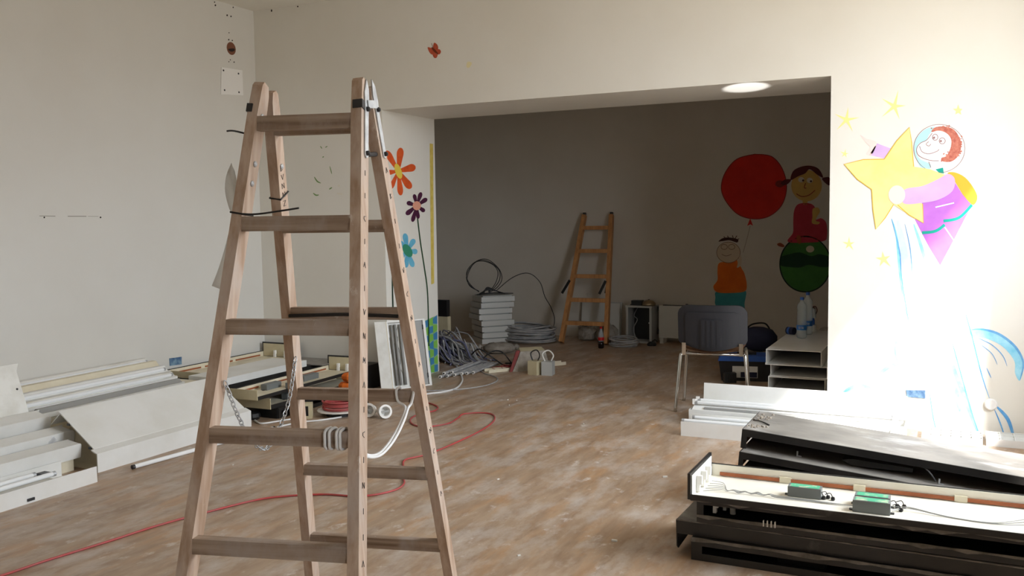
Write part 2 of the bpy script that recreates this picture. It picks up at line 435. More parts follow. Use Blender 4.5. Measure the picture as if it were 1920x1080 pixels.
# astronaut boy with a star (crop origin 1540,160)
m_ = Mural(W_mid, 'astronaut_mural', 'painted boy in a round helmet hugging a big yellow star', (1540, 160), 3.176)
m_.fill('torso', P_purple, [(790, 570), (840, 650), (897, 712), (800, 900), (708, 1072), (640, 960), (558, 800), (600, 700), (700, 640)], 0, False)
m_.fill('backpack', P_gold, [(752, 525), (800, 520), (868, 560), (928, 655), (905, 712), (850, 660), (800, 580)], 1)
m_.fill('helmet', P_white, ell(703, 376, 152, 143), 0)
m_.fill('helmet_shade', P_cyan, [(556, 400), (560, 330), (610, 268), (672, 248), (640, 300), (622, 330), (580, 350), (566, 400), (590, 440), (650, 470), (640, 500), (588, 480)], 1)
m_.strokes('helmet_outline', P_line, [ell(703, 376, 152, 143, 0, 24) + [(855, 376)]], 3, 2)
m_.fill('face', P_white, [(650, 285), (720, 265), (790, 310), (800, 420), (745, 470), (640, 450), (585, 420), (568, 380), (585, 345), (625, 330)], 2)
m_.strokes('face_outline', P_line, [[(660, 285), (628, 325), (590, 345), (568, 378), (580, 418), (640, 445), (700, 450)], [(585, 362), (600, 395), (640, 408), (690, 392), (700, 380)], [(640, 335), (624, 350), (640, 362), (652, 350)], [(640, 455), (652, 490)], ell(678, 309, 16, 18, 0, 10) + [(694, 309)], ell(720, 331, 18, 18, 0, 10) + [(738, 331)]], 4, 3)
m_.fills('pupil', P_line, [ell(672, 312, 6, 7, 0, 8), ell(712, 332, 6, 7, 0, 8)], 4)
m_.fill('hair', P_hair, [(656, 278), (675, 252), (730, 245), (790, 265), (826, 320), (832, 370), (812, 425), (770, 455), (720, 452), (716, 432), (745, 420), (770, 370), (772, 320), (745, 285), (700, 270)], 3)
rn = random.Random(3)
m_.strokes('hair_curl', P_hair, [[(x, y), (x + rn.uniform(-9, 9), y + rn.uniform(-9, 9))] for x, y in [(660 + 8 * i, 262 - 16 * math.sin(i / 9) + rn.uniform(-6, 4)) for i in range(14)] + [(830 + rn.uniform(-8, 8), 300 + 11 * i) for i in range(12)] + [(740 + rn.uniform(-30, 20), 400 + 5 * i) for i in range(12)]], 7, 4)
m_.fill('collar', P_teal, [(680, 500), (725, 490), (730, 525), (700, 520)], 2, False)
m_.fill('star', P_yellow, [(525, 250), (538, 340), (550, 484), (650, 500), (740, 535), (640, 585), (520, 640), (600, 705), (608, 820), (520, 770), (430, 710), (380, 790), (325, 857), (308, 740), (300, 620), (215, 560), (135, 470), (250, 442), (375, 440), (450, 330)], 3, False)
m_.strokes('star_outline', P_gold, [[(375, 440), (450, 330), (525, 250), (538, 340), (550, 484)], [(375, 440), (250, 442), (135, 470), (215, 560), (300, 620), (308, 740), (325, 857), (380, 790), (430, 710)], [(455, 712), (520, 770), (608, 820), (603, 705)]], 5, 4, False, False)
m_.fill('far_sleeve', P_lilac, [(330, 345), (412, 375), (375, 435), (285, 415)], 1, False)
m_.fill('far_hand', P_skin, [(230, 295), (270, 318), (300, 325), (330, 345), (300, 412), (268, 408), (290, 370), (270, 345)], 1)
m_.fill('near_sleeve', P_lilac, [(495, 622), (600, 600), (690, 562), (755, 528), (795, 560), (780, 630), (700, 680), (600, 700), (490, 702)], 5)
m_.fill('near_hand', P_skin, ell(450, 652, 50, 56), 6)
m_.strokes('belt', P_teal, [[(600, 878), (680, 868), (735, 830)], [(728, 808), (820, 788), (897, 712)]], 17, 2)
m_.strokes('trouser_seam', P_white, [[(735, 845), (790, 925)], [(680, 726), (790, 700)]], 7, 2)
# little stars
m_ = Mural(W_mid, 'small_stars_mural', 'small pale yellow stars painted round the astronaut', (1540, 160), 3.176)
rn = random.Random(5)
m_.fills('stars', P_pale, [star5(150, 205, 72, 15, 8, 0.2, rn), star5(435, 125, 85, 16, 14, 0.2, rn), star5(815, 150, 32, 14, 0, 0.2, rn), star5(140, 408, 28, 8, 10, 0.2, rn), star5(165, 945, 40, 12, 0, 0.2, rn), star5(370, 1035, 55, 16, -8, 0.2, rn)], 0, False)
# blue trails and clouds (crop origin 1540,500 scale 3)
m_ = Mural(W_mid, 'star_trail_mural', 'long blue brush trails painted below the star', (1540, 500), 3.0)
m_.strokes('trail', P_sky, [([(395, -270), (425, -160), (440, 0), (458, 150), (495, 325)], 16), ([(520, -240), (560, -120), (600, 20), (612, 98)], 20), ([(718, 425), (745, 570), (790, 690), (845, 840), (890, 955)], 26), ([(760, 680), (765, 740), (780, 815)], 26)], 16, 0, True)
m_.strokes('trail_line', P_blue, [([(470, -240), (500, -100), (512, 50)], 5), ([(812, 265), (850, 400), (900, 600), (945, 740)], 7), ([(735, 420), (790, 620), (850, 830), (892, 955)], 8), ([(975, 805), (1010, 890), (1035, 970)], 8), ([(610, 715), (630, 850), (652, 940)], 5), ([(395, -270), (440, -90), (452, 60), (490, 300)], 6)], 6, 1, True)
m_.strokes('trail_wash', P_ltblue, [([(430, -260), (470, -60), (480, 90)], 40), ([(725, 430), (760, 600), (800, 740)], 46), ([(770, 340), (790, 450), (810, 520)], 8)], 30, -1 + 1, True)
m_ = Mural(W_mid, 'cloud_mural', 'painted white clouds edged in cyan and blue', (1540, 500), 3.0)
m_.strokes('cloud_edge', P_sky, [([(105, 732), (150, 692), (220, 670), (295, 688)], 24), ([(308, 662), (340, 595), (400, 556), (455, 552)], 22), ([(430, 538), (416, 480), (428, 412), (470, 368)], 14)], 20, 0, True)
m_.fill('cloud_wash', P_sky, [(840, 352), (900, 350), (1000, 376), (1090, 446), (1137, 540), (1118, 640), (1090, 600), (1085, 530), (1020, 450), (930, 405), (850, 392)], 0)
m_.strokes('cloud_line', P_blue, [([(845, 355), (905, 352), (1000, 380), (1090, 450), (1136, 540), (1118, 635)], 14), ([(880, 400), (960, 440), (1020, 500), (1045, 560)], 5), ([(900, 440), (960, 490), (990, 550)], 4), ([(930, 570), (955, 625)], 5), ([(985, 785), (1050, 860), (1085, 970)], 20), ([(105, 730), (130, 705), (165, 685)], 6)], 10, 1, True)

# children, balloon and ball on the back wall (crop origin 1300,260 scale 3)
C0 = (1300, 260)
P_red = paint('balloon_red', (206, 40, 24), rgb2=(192, 34, 22), scale=6); P_dkred = paint('dark_red', (120, 30, 24))
m_ = Mural(W_back, 'balloon_mural', 'big red balloon painted on the back wall', C0, 3.0)
m_.fill('balloon', P_red, [(345, 87), (440, 100), (500, 168), (525, 270), (500, 370), (430, 435), (340, 452), (250, 425), (182, 350), (157, 275), (180, 190), (245, 115)], 1)
m_.fill('balloon_neck', P_red, [(320, 448), (336, 490), (322, 482), (303, 490)], 1, False)
m_.strokes('balloon_outline', P_dkred, [[(345, 87), (440, 100), (500, 168), (525, 270), (500, 370), (430, 435), (340, 452), (250, 425), (182, 350), (157, 275), (180, 190), (245, 115), (345, 87)]], 4, 2)
m_.strokes('string', paint('string_grey', (150, 140, 128)), [[(320, 490), (300, 570), (280, 640)]], 3, 1)
P_skinb = paint('boy_skin', (202, 184, 162)); P_outl = paint('outline_brown', (120, 100, 84)); P_dhair = paint('dark_brown', (70, 40, 34))
m_ = Mural(W_back, 'boy_mural', 'painted boy with glasses in an orange shirt and teal trousers', C0, 3.0)
m_.fill('shirt', paint('shirt_orange', (226, 112, 20), rgb2=(214, 102, 18), scale=8), [(145, 700), (200, 690), (250, 665), (258, 700), (272, 730), (288, 760), (300, 815), (290, 858), (215, 868), (135, 864), (113, 832), (136, 795), (136, 745)], 1)
m_.fill('trousers', paint('trouser_teal', (64, 150, 158), rgb2=(56, 138, 148), scale=8), [(130, 862), (215, 868), (294, 855), (288, 930), (293, 985), (270, 1012), (220, 1010), (170, 960), (125, 935), (124, 895)], 0)
m_.fill('face', P_skinb, ell(198, 640, 66, 58), 2)
m_.strokes('face_outline', P_outl, [ell(198, 640, 66, 58, 0, 20) + [(264, 640)], ell(174, 609, 18, 14, 0, 10) + [(192, 609)], ell(216, 609, 18, 14, 0, 10) + [(234, 609)], [(160, 650), (185, 660), (215, 650)]], 3, 3)
m_.fill('hair', P_dhair, [(142, 578), (165, 560), (205, 556), (250, 566), (246, 584), (205, 572), (165, 576)], 3)
m_.strokes('hair_tuft', P_dhair, [[(200, 560), (192, 546)], [(225, 560), (220, 544)], [(235, 562), (245, 546)], [(180, 560), (172, 550)], [(245, 570), (258, 562)]], 4, 3)
m_.fill('hand', P_skinb, [(244, 670), (266, 655), (272, 680), (268, 712), (246, 726), (250, 700)], 3)
P_face = paint('girl_face', (206, 168, 92), rgb2=(198, 160, 88), scale=8); P_pink = paint('dress_pink', (186, 54, 70), rgb2=(174, 48, 62), scale=8)
m_ = Mural(W_back, 'girl_mural', 'painted girl with pigtails and a pink dress sitting on the ball', C0, 3.0)
m_.fill('dress', P_pink, [(585, 372), (625, 362), (672, 372), (700, 420), (690, 455), (720, 448), (748, 475), (752, 545), (735, 575), (640, 585), (532, 580), (560, 530), (562, 470), (566, 410)], 2)
m_.fill('face', P_face, ell(637, 264, 86, 88), 3)
m_.fill('neck', P_face, [(612, 340), (645, 345), (640, 372), (618, 372)], 2, False)
m_.fill('fringe', paint('maroon_hair', (92, 34, 34)), [(548, 232), (560, 185), (600, 160), (655, 152), (705, 170), (730, 218), (700, 205), (655, 172), (630, 195), (590, 212)], 4)
m_.fills('pigtail', paint('maroon_hair_2', (92, 34, 34)), [[(550, 230), (515, 230), (492, 250), (510, 262), (535, 252)], [(724, 225), (750, 216), (768, 222), (768, 262), (745, 252)]], 4)
m_.fill('smudge', paint('smudge', (130, 40, 32)), ell(487, 254, 26, 20), 3)
m_.fills('eye', paint('eye_white', (214, 206, 190)), [ell(607, 231, 17, 15), ell(655, 235, 17, 15)], 4)
m_.fills('pupil', P_dhair, [ell(618, 235, 6, 6), ell(662, 240, 6, 6)], 5)
m_.strokes('smile', P_dkred, [[(580, 310), (610, 325), (650, 318), (685, 290)], [(632, 250), (624, 275), (636, 278)]], 4, 5)
m_.fill('arm', P_face, [(672, 395), (700, 388), (712, 410), (695, 440), (690, 462), (712, 470), (700, 482), (668, 475), (670, 440)], 4)
m_.fills('foot', paint('shoe_brown', (150, 74, 44)), [[(472, 592), (490, 586), (512, 600), (508, 610), (480, 604)], [(582, 548), (600, 545), (608, 575), (598, 592), (584, 580)]], 5)
m_ = Mural(W_back, 'ball_mural', 'big green ball with a dark wavy band painted low on the wall', C0, 3.0)
m_.fill('ball', paint('ball_green', (66, 122, 54), rgb2=(58, 110, 48), scale=8), ell(630, 706, 143, 156, 0, 18), 0)
m_.fill('dark_band', paint('band_green', (24, 60, 36)), [(491, 668), (540, 650), (600, 640), (660, 660), (710, 650), (768, 668), (771, 715), (720, 722), (650, 710), (600, 725), (540, 722), (490, 712)], 1)
m_.fill('light_patch', paint('light_patch', (196, 186, 160)), ell(657, 621, 23, 19), 1)
m_.strokes('ball_outline', paint('ball_outline', (20, 44, 28)), [ell(630, 706, 143, 156, 0, 28) + [(773, 706)]], 7, 2)
m_ = Mural(W_back, 'curl_mural', 'small black curl painted beside the water bottles', C0, 3.0)
m_.strokes('curl', P_dhair, [[(672, 965), (682, 968), (684, 955), (672, 950), (665, 962), (672, 985), (688, 986), (696, 965), (688, 945), (672, 945)]], 6, 0)

# flowers on the jamb
CJ = (380, 100); SJ = 2.842
P_fo = paint('flower_orange', (226, 98, 48), rgb2=(210, 84, 40), scale=14); P_fy = paint('flower_yellow', (232, 206, 84))
m_ = Mural(W_jamb, 'orange_flower_mural', 'orange flower with a yellow centre painted on the jamb', CJ, SJ)
m_.fills('petal', P_fo, [petal(1042, 628, tx, ty, wd) for tx, ty, wd in ((1055, 506, 36), (1132, 605, 40), (1108, 718, 38), (1055, 754, 30), (1000, 722, 26), (985, 636, 26), (978, 522, 34))], 0)
m_.fill('flower_centre', P_fy, ell(1042, 628, 17, 42, -18), 1)
P_fp = paint('flower_plum', (70, 32, 58), rgb2=(84, 38, 66), scale=14)
m_ = Mural(W_jamb, 'plum_flower_mural', 'dark plum flower with a pink centre on a thin green stem', CJ, SJ)
m_.fills('petal', P_fp, [petal(1140, 812, tx, ty, wd) for tx, ty, wd in ((1163, 742, 22), (1194, 775, 24), (1182, 842, 22), (1148, 880, 20), (1117, 896, 22), (1084, 858, 26), (1088, 795, 24), (1126, 752, 20))], 1)
m_.fill('flower_centre', paint('flower_pink', (226, 160, 136)), ell(1140, 812, 22, 24), 2)
m_.strokes('stem', paint('stem_green', (38, 70, 44)), [[(1144, 880), (1160, 1010), (1180, 1140), (1196, 1260), (1202, 1420), (1204, 1560)]], 6, 3)
P_fb = paint('flower_blue', (112, 186, 214), rgb2=(96, 170, 204), scale=14)
m_ = Mural(W_jamb, 'blue_flower_mural', 'light blue flower with a green centre below the plum one', (660, 120), 1.8)
m_.fills('petal', P_fb, [petal(187, 630, tx, ty, wd) for tx, ty, wd in ((178, 573, 18), (210, 592, 18), (220, 634, 18), (206, 684, 17), (182, 686, 16), (163, 655, 16), (160, 600, 18))], 0)
m_.fill('flower_centre', paint('flower_green', (60, 140, 110)), ell(187, 630, 14, 24, -30), 1)
m_.strokes('stem', paint('stem_dark', (44, 60, 48)), [[(136, 660), (136, 740), (138, 830)]], 5, 0)
m_ = Mural(W_jamb, 'tape_strip', 'strip of yellow masking tape on the jamb edge', (660, 120), 1.8)
m_.fill('tape', paint('tape_yellow', (224, 202, 110), rgb2=(206, 180, 84), scale=20), [(262, 268), (273, 270), (277, 740), (267, 744), (264, 500)], 1, False)
# checked block of green and blue squares at the foot of the jamb
P_cg = paint('check_green', (130, 190, 84)); P_cb = paint('check_blue', (70, 132, 178)); P_bg = paint('check_base', (140, 186, 150))
m_ = Mural(W_jamb, 'checker_mural', 'green and blue checked block painted at the foot of the jamb', (660, 120), 1.8)
m_.fill('check_base', P_bg, [(242, 868), (287, 848), (290, 1038), (254, 1046)], 0, False)
gq, bq = [], []
for i in range(7):
    for j in range(3):
        u0, u1 = j / 3, (j + 1) / 3; v0, v1 = i / 7 + 0.01, (i + 1) / 7 - 0.01
        def pt(u, v):
            ax, ay = 242 + 45 * u, 868 - 20 * u; bx, by = 254 + 36 * u, 1046 - 8 * u
            return (ax + (bx - ax) * v, ay + (by - ay) * v)
        w_ = 0.02 * math.sin(i * 2.3 + j)
        (gq if (i + j) % 2 else bq).append([pt(u0, v0 + w_), pt(u1, v0 - w_), pt(u1, v1 + w_), pt(u0, v1 - w_)])
m_.fills('green_square', P_cg, gq, 1, False); m_.fills('blue_square', P_cb, bq, 1, False)
# butterfly and faint marks on the middle wall
m_ = Mural(W_mid, 'butterfly_mural', 'small brick-red butterfly painted high on the wall', (780, 60), 13.5)
m_.fills('wing', paint('butterfly_red', (196, 92, 64), rgb2=(176, 76, 52), scale=40), [[(295, 395), (345, 392), (420, 430), (520, 560), (500, 560), (420, 575), (345, 520)], [(440, 330), (470, 270), (545, 330), (562, 420), (520, 500), (440, 420)], [(540, 450), (600, 440), (634, 500), (600, 562), (540, 555)], [(430, 575), (545, 560), (530, 640), (490, 662), (450, 640)]], 0)
m_.strokes('body', paint('butterfly_brown', (120, 56, 34)), [([(400, 390), (470, 470), (560, 560)], 60), ([(430, 400), (405, 320), (395, 280)], 12)], 60, 1, True)
m_ = Mural(W_mid, 'faint_marks_mural', 'faint green brush marks left on the wall', (500, 200), 3.0)
m_.strokes('mark', paint('mark_green', (120, 150, 96)), [([(302, 222), (312, 236)], 5), ([(330, 230), (342, 222)], 5), ([(314, 286), (322, 280)], 6), ([(355, 335), (362, 360), (366, 378)], 5), ([(268, 395), (285, 420), (305, 430)], 7), ([(352, 465), (368, 454)], 7), ([(262, 486), (278, 498), (294, 496)], 8)], 5, 0, True)
m_.strokes('blob', paint('mark_cream', (226, 220, 206)), [([(400, 445), (412, 445)], 10), ([(395, 488), (425, 492)], 8)], 8, 0)
m_ = Mural(W_mid, 'yellow_smudge_mural', 'pale yellow smudge right of the butterfly', (780, 60), 13.5)
m_.fill('smudge', paint('smudge_yellow', (232, 222, 178)), [(1290, 780), (1340, 750), (1410, 780), (1390, 850), (1330, 910), (1280, 880)], 0)

# fittings and holes
def disc_on(wall, q, r, m, name, parent, th=0.012, label=None):
    p = wall.fn(*q); M = Matrix.Translation(p) @ wall.n.to_track_quat('Z', 'Y').to_matrix().to_4x4()
    o = MB().lathe([(r, 0.0), (r, th * 0.6), (r * 0.8, th)], 16, M).done(name, m, parent, smooth=False)
    if label: lab(o, label)
    return o
for q in ((1858, 758), (1823, 820)):
    disc_on(W_mid, q, 0.038 if q[0] == 1858 else 0.022, M_plate, 'cover_cap', wm, 0.02)
def quad_on(wall, P, name, m, parent, th=0.006, out=0.0, label=None):
    a = [wall.fn(*q) + wall.n * (0.0005 + out) for q in P]; c = [q + wall.n * th for q in a]
    o = MB().hexa(a + c).done(name, m, parent)
    if label: lab(o, label)
    return o
pl_ = quad_on(W_left, [(413, 177), (414, 126), (453, 132), (455, 179)], 'patch_plate', M_plate, wl, 0.008, 0, 'square white cover plate with four screws')
for q in ((419, 132), (447, 138), (421, 169), (448, 173)):
    disc_on(Wall(lambda x, y: at_x(x, y, XL + 0.0085), (1, 0, 0), wl), q, 0.008, M_dark, 'screw', pl_, 0.004)
disc_on(W_left, (433.5, 91), 0.055, M_brick, 'pipe_hole', wl, 0.002, 'round hole showing brown brick')
m_ = Mural(W_left, 'hole_dark', 'dark lower half of the round hole'); m_.fill('hole', M_hole, [(428, 92), (438, 91), (439, 95), (434, 97), (429, 95)], 5)
m_ = Mural(W_left, 'screw_holes', 'dark screw holes near the ceiling corner', (360, 0), 5.4)
m_.fills('hole', M_hole, [ell(u, v, r_, r_ * 1.2, 0, 8) for u, v, r_ in ((228, 22, 6), (236, 54, 8), (416, 75, 6), (355, 155, 8), (394, 166, 7), (374, 332, 5), (371, 402, 7), (407, 410, 6), (372, 625, 5), (387, 606, 5), (425, 629, 6))], 0)
m_ = Mural(W_left, 'ruled_mark', 'short dark horizontal mark with two screw holes', (40, 380), 10.67)
m_.strokes('line', paint('pencil', (150, 146, 136)), [([(360, 266), (680, 270)], 14), ([(925, 272), (1300, 273)], 16), ([(1330, 273), (1540, 274)], 8)], 14, 0)
m_.fills('hole', M_hole, [ell(456, 296, 16, 18, 0, 8), ell(1582, 295, 16, 18, 0, 8)], 1)
m_ = Mural(W_mid, 'corner_holes', 'two dark holes under the ceiling line', (360, 0), 5.4)
m_.fills('hole', M_hole, [ell(806, 108, 7, 13, 0, 8), ell(1071, 66, 7, 8, 0, 8)], 0)
sb = quad_on(W_left, [(318, 686), (317, 672), (340, 669), (340, 683)], 'socket_box', M_bluebox, wl, 0.004, 0, 'open blue socket box in the left wall')
quad_on(W_mid, [(1700, 744), (1699, 731), (1735, 732), (1735, 747)], 'socket_box', M_bluebox, wm, 0.004, 0, 'open blue socket box with chipped plaster')

# ------------------------------------------------------------------ the old stepladder in front
AX, AY, LYAW = -1.6539, 2.1295, R(15.032)
AF, AR, W1, WS, ZT, G = 0.27167, 0.26551, 0.28102, 0.065444, 1.6869, 0.0585
lad = thing('stepladder', 'old paint-stained wooden double stepladder standing open on the floor', 'ladder', (AX, AY, 0), (0, 0, LYAW))
def lad_pt(side, sec, z, off=0.0):
    """side -1/1, sec -1 front / 1 rear: inner face of a rail at height z"""
    a = AF if sec < 0 else AR
    return Vector((side * (W1 / 2 + WS * (ZT - z)), sec * (G + a * (ZT - z)) + off, z))
TH = 0.031
for sec, top in ((-1, 1.815), (1, 1.795)):
    for side in (-1, 1):
        p0, p1 = lad_pt(side, sec, 0.0), lad_pt(side, sec, top)
        a = (p1 - p0).normalized()
        nn = Vector((0, 1, 0)); nn = (nn - a * nn.dot(a)).normalized()
        sd = Vector((side, 0, 0)); sd = (sd - a * sd.dot(a) - nn * sd.dot(nn)).normalized()
        L = (p1 - p0).length
        d0, d1 = (-0.016, 0.042) if sec < 0 else (-0.012, 0.040)
        prof = [(d0, 0), (d1, 0.0), (d1, L - 0.09), (d1 - 0.004, L - 0.03), (d1 - 0.014, L - 0.004), (d0 + 0.016, L), (d0 + 0.007, L - 0.012), (d0 + 0.001, L - 0.10)] if sec < 0 else [(d0, 0), (d1, 0.0), (d1, L - 0.10), (d1 - 0.007, L - 0.012), (d1 - 0.018, L), (d0 + 0.012, L - 0.003), (d0 + 0.004, L - 0.03), (d0, L - 0.09)]
        b = MB(); b.prism(prof, 0.0, TH, fn=lambda p, t: p0 + nn * p[0] + a * p[1] + sd * t)
        b.done('rail', M_rail, lad, bevel=0.0025)
ZF = [1.695, 1.414, 1.137, 0.857, 0.582, 0.31]; ZR = [1.690, 1.402, 1.131, 0.860, 0.588, 0.322]
for sec, Z, hh in ((-1, ZF, 0.041), (1, ZR, 0.037)):
    for z in Z:
        c0, c1 = lad_pt(-1, sec, z), lad_pt(1, sec, z)
        y0 = c0.y - 0.010; dz = random.uniform(-0.003, 0.003)
        b = MB(); b.box(c0.x - 0.004, c1.x + 0.004, y0, y0 + 0.030, z - hh / 2, z + hh / 2)
        b.done('rung', M_rung, lad, bevel=0.003)
# hinge hardware on the right pair of rails
def rail_frame(side, sec, z):
    p = lad_pt(side, sec, z); a = (lad_pt(side, sec, z + 0.1) - p).normalized()
    nn = Vector((0, 1, 0)); nn = (nn - a * nn.dot(a)).normalized()
    sd = Vector((side, 0, 0)); sd = (sd - a * sd.dot(a) - nn * sd.dot(nn)).normalized()
    return p, a, nn, sd
for sec, d in ((-1, 0.018), (1, 0.014)):
    p, a, nn, sd = rail_frame(1, sec, 1.60)
    b = MB()
    prof = [(-0.008, 0.0), (0.0, -0.008), (0.008, 0.0), (0.009, 0.19), (0.018 * (-sec), 0.21), (0.0, 0.225), (-0.009, 0.19)]
    prof = [(-0.012, 0), (0, -0.008), (0.012, 0), (0.013, 0.135), (0.019, 0.155), (0.014, 0.20), (-0.004, 0.222), (-0.017, 0.18), (-0.013, 0.135)]
    b.prism(prof, TH + 0.0005, TH + 0.004, fn=lambda q, t: p + nn * (d + q[0]) + a * q[1] + sd * t)
    o = b.done('hinge_plate', M_metal, lad)
    for q in (0.006, 0.135):
        M = Matrix.Translation(p + nn * d + a * q + sd * (TH + 0.004)) @ sd.to_track_quat('Z', 'Y').to_matrix().to_4x4()
        MB().lathe([(0.0075, 0), (0.0075, 0.006), (0.004, 0.009)], 6, M).done('bolt', M_dark, o)
pf, af_, nf, sf = rail_frame(1, -1, 1.745); pr, ar_, nr, sr = rail_frame(1, 1, 1.745)
b = MB(); b.beam(pf + sf * (TH + 0.006) + nf * 0.02, pr + sr * (TH + 0.006) + nr * 0.012, 0.022, 0.003, (0, 0, 1)); b.done('hinge_link', M_metal, lad)
pf, af_, nf, sf = rail_frame(1, -1, 1.612); pr, ar_, nr, sr = rail_frame(1, 1, 1.612)
b = MB(); b.tube([pf + sf * 0.016 + nf * 0.043, pr + sr * 0.016 + nr * -0.013], 0.007, 8); b.done('hinge_pin', M_dark, lad)
for side in (-1, 1):
    p, a, nn, sd = rail_frame(side, -1, 1.735)
    b = MB(); b.prism([(-0.018, -0.012), (0.006, -0.012), (0.006, 0.012), (-0.018, 0.012)], 0.006 if side > 0 else 0.018, TH + 0.0035, fn=lambda q, t: p + nn * q[0] + a * q[1] + sd * t)
    b.done('hinge_clip', M_dark, lad)
for sec, zz in ((-1, (1.72, 1.585, 1.53)), (1, (1.70, 1.58))):
    p, a, nn, sd = rail_frame(-1, sec, 0.0)
    for z in zz:
        p, a, nn, sd = rail_frame(-1, sec, z)
        M = Matrix.Translation(p + nn * 0.014) @ (-sd).to_track_quat('Z', 'Y').to_matrix().to_4x4()
        MB().lathe([(0.0085, -0.001), (0.0085, 0.003), (0.004, 0.006)], 10, M).done('bolt', M_metal, lad)
# zip ties
def tie(side, sec, z, tail=None, nm='zip_tie', cross=True):
    p, a, nn, sd = rail_frame(side, sec, z)
    d0, d1 = (-0.018, 0.044) if sec < 0 else (-0.014, 0.042)
    b = MB(); up = a * 0.012
    P = [p + nn * d0 - sd * 0.002, p + nn * d0 + sd * (TH + 0.002) + up * 0.3, p + nn * d1 + sd * (TH + 0.002) + up, p + nn * d1 - sd * 0.002 + up]
    b.tube(P, 0.0028, 6, closed=True)
    if tail: b.tube(cat_rom([P[0]] + [p + Vector(t) for t in tail], 6), 0.0026, 6)
    return b.done(nm, M_blackp, lad)
tie(-1, -1, 1.437, [(0.05, -0.012, 0.004), (0.17, -0.02, 0.018)])
tie(-1, 1, 1.488)
tie(-1, 1, 1.69)
p, a, nn, sd = rail_frame(-1, -1, 1.672)
MB().tube(cat_rom([p + nn * 0.03 + sd * TH, p + sd * 0.07 + nn * 0.0, p + sd * 0.088 + Vector((0, -0.01, -0.002))], 5), 0.0026, 6).done('zip_tie', M_blackp, lad)
# dark strap on the third rear rung
c0, c1 = lad_pt(-1, 1, ZR[2]), lad_pt(1, 1, ZR[2])
b = MB(); b.tube(cat_rom([(c0.x - 0.004, c0.y - 0.012, ZR[2] - 0.008), (c0.x + 0.1, c0.y - 0.014, ZR[2] - 0.004), (0, c0.y - 0.014, ZR[2] - 0.002), (c1.x - 0.08, c0.y - 0.014, ZR[2] - 0.004), (c1.x + 0.0, c0.y - 0.012, ZR[2] - 0.007)], 6), 0.0055, 8)
b.done('rubber_strap', M_blackp, lad)
# pencil writing on the rails (small strokes, read downwards)
def scribble(side, sec, face, z0, glyphs, size, gap):
    b = MB()
    for i, g in enumerate(glyphs):
        p, a, nn, sd = rail_frame(side, sec, z0 - i * gap)
        for st in g:
            pts = [(p + nn * (0.014 + (q[0] - 0.5) * size) + a * (q[1] - 0.5) * size + (sd * (TH + 0.0008) if face == 'out' else -sd * 0.0008)) for q in st]
            b.tube(pts, 0.0009, 4)
    b.done('pencil_writing', M_dark, lad)['kind'] = 'stuff'
gB = [[(0, 0), (0, 1), (0.7, 0.9), (0.1, 0.5), (0.8, 0.2), (0, 0)]]
gV = [[(0, 1), (0.5, 0), (1, 1)]]; gN = [[(0, 0), (0, 1), (0.9, 0), (0.9, 1)]]; gZ = [[(0, 1), (1, 1), (0, 0), (1, 0)]]
gI = [[(0.5, 0), (0.5, 1)]]; gA = [[(0, 0), (0.5, 1), (1, 0)]]; gC = [[(1, 1), (0.1, 0.8), (0, 0.3), (0.8, 0)]]; gM = [[(0, 0), (0.1, 1), (0.5, 0.3), (0.9, 1), (1, 0)]]
scribble(-1, 1, 'in', 1.575, [gB, gV, gN, gN, gZ], 0.016, 0.026)
scribble(1, -1, 'out', 1.55, [gI, gI, gC, gI, gA, gI, gV, gN, gM, gA, gI, gC, gI, gN, gI, gI, gA, gI], 0.015, 0.062)
scribble(1, 1, 'out', 1.56, [gA, gB, gI, gI, gV, gC, gN, gI, gA, gI, gI, gN, gC, gI, gA], 0.015, 0.075)
# safety chain between the left rails
def chain(P, n, nm):
    C = cat_rom(P, 24); d = [0]
    for i in range(1, len(C)): d.append(d[-1] + (C[i] - C[i - 1]).length)
    b = MB(); pitch = 0.0165; k = int(d[-1] / pitch)
    for j in range(k):
        t = (j + 0.5) * pitch; i = max(1, next((q for q in range(len(d)) if d[q] >= t), len(d) - 1))
        u = (t - d[i - 1]) / (d[i] - d[i - 1]); c = C[i - 1].lerp(C[i], u); tn = (C[i] - C[i - 1]).normalized()
        s1 = tn.cross(Vector((0.3, 1, 0.2))).normalized(); s2 = tn.cross(s1)
        sd = s1 if j % 2 else s2
        b.tube([c + tn * (0.0115 * math.cos(2 * PI * q / 10)) + sd * (0.0062 * math.sin(2 * PI * q / 10)) for q in range(10)], 0.0017, 5, closed=True)
    return b.done(nm, M_metal, lad)
pa, pb = lad_pt(-1, -1, 0.99), lad_pt(-1, 1, 0.99)
P = [pa + Vector((0.006, 0.02, 0)), pa.lerp(pb, 0.2) + Vector((0.02, 0, -0.15)), pa.lerp(pb, 0.5) + Vector((0.01, 0, -0.24)), pa.lerp(pb, 0.8) + Vector((0.01, 0, -0.15)), pb + Vector((0.006, -0.012, 0))]
lab(chain(P, 30, 'safety_chain'), 'steel safety chain slung between the left rails')
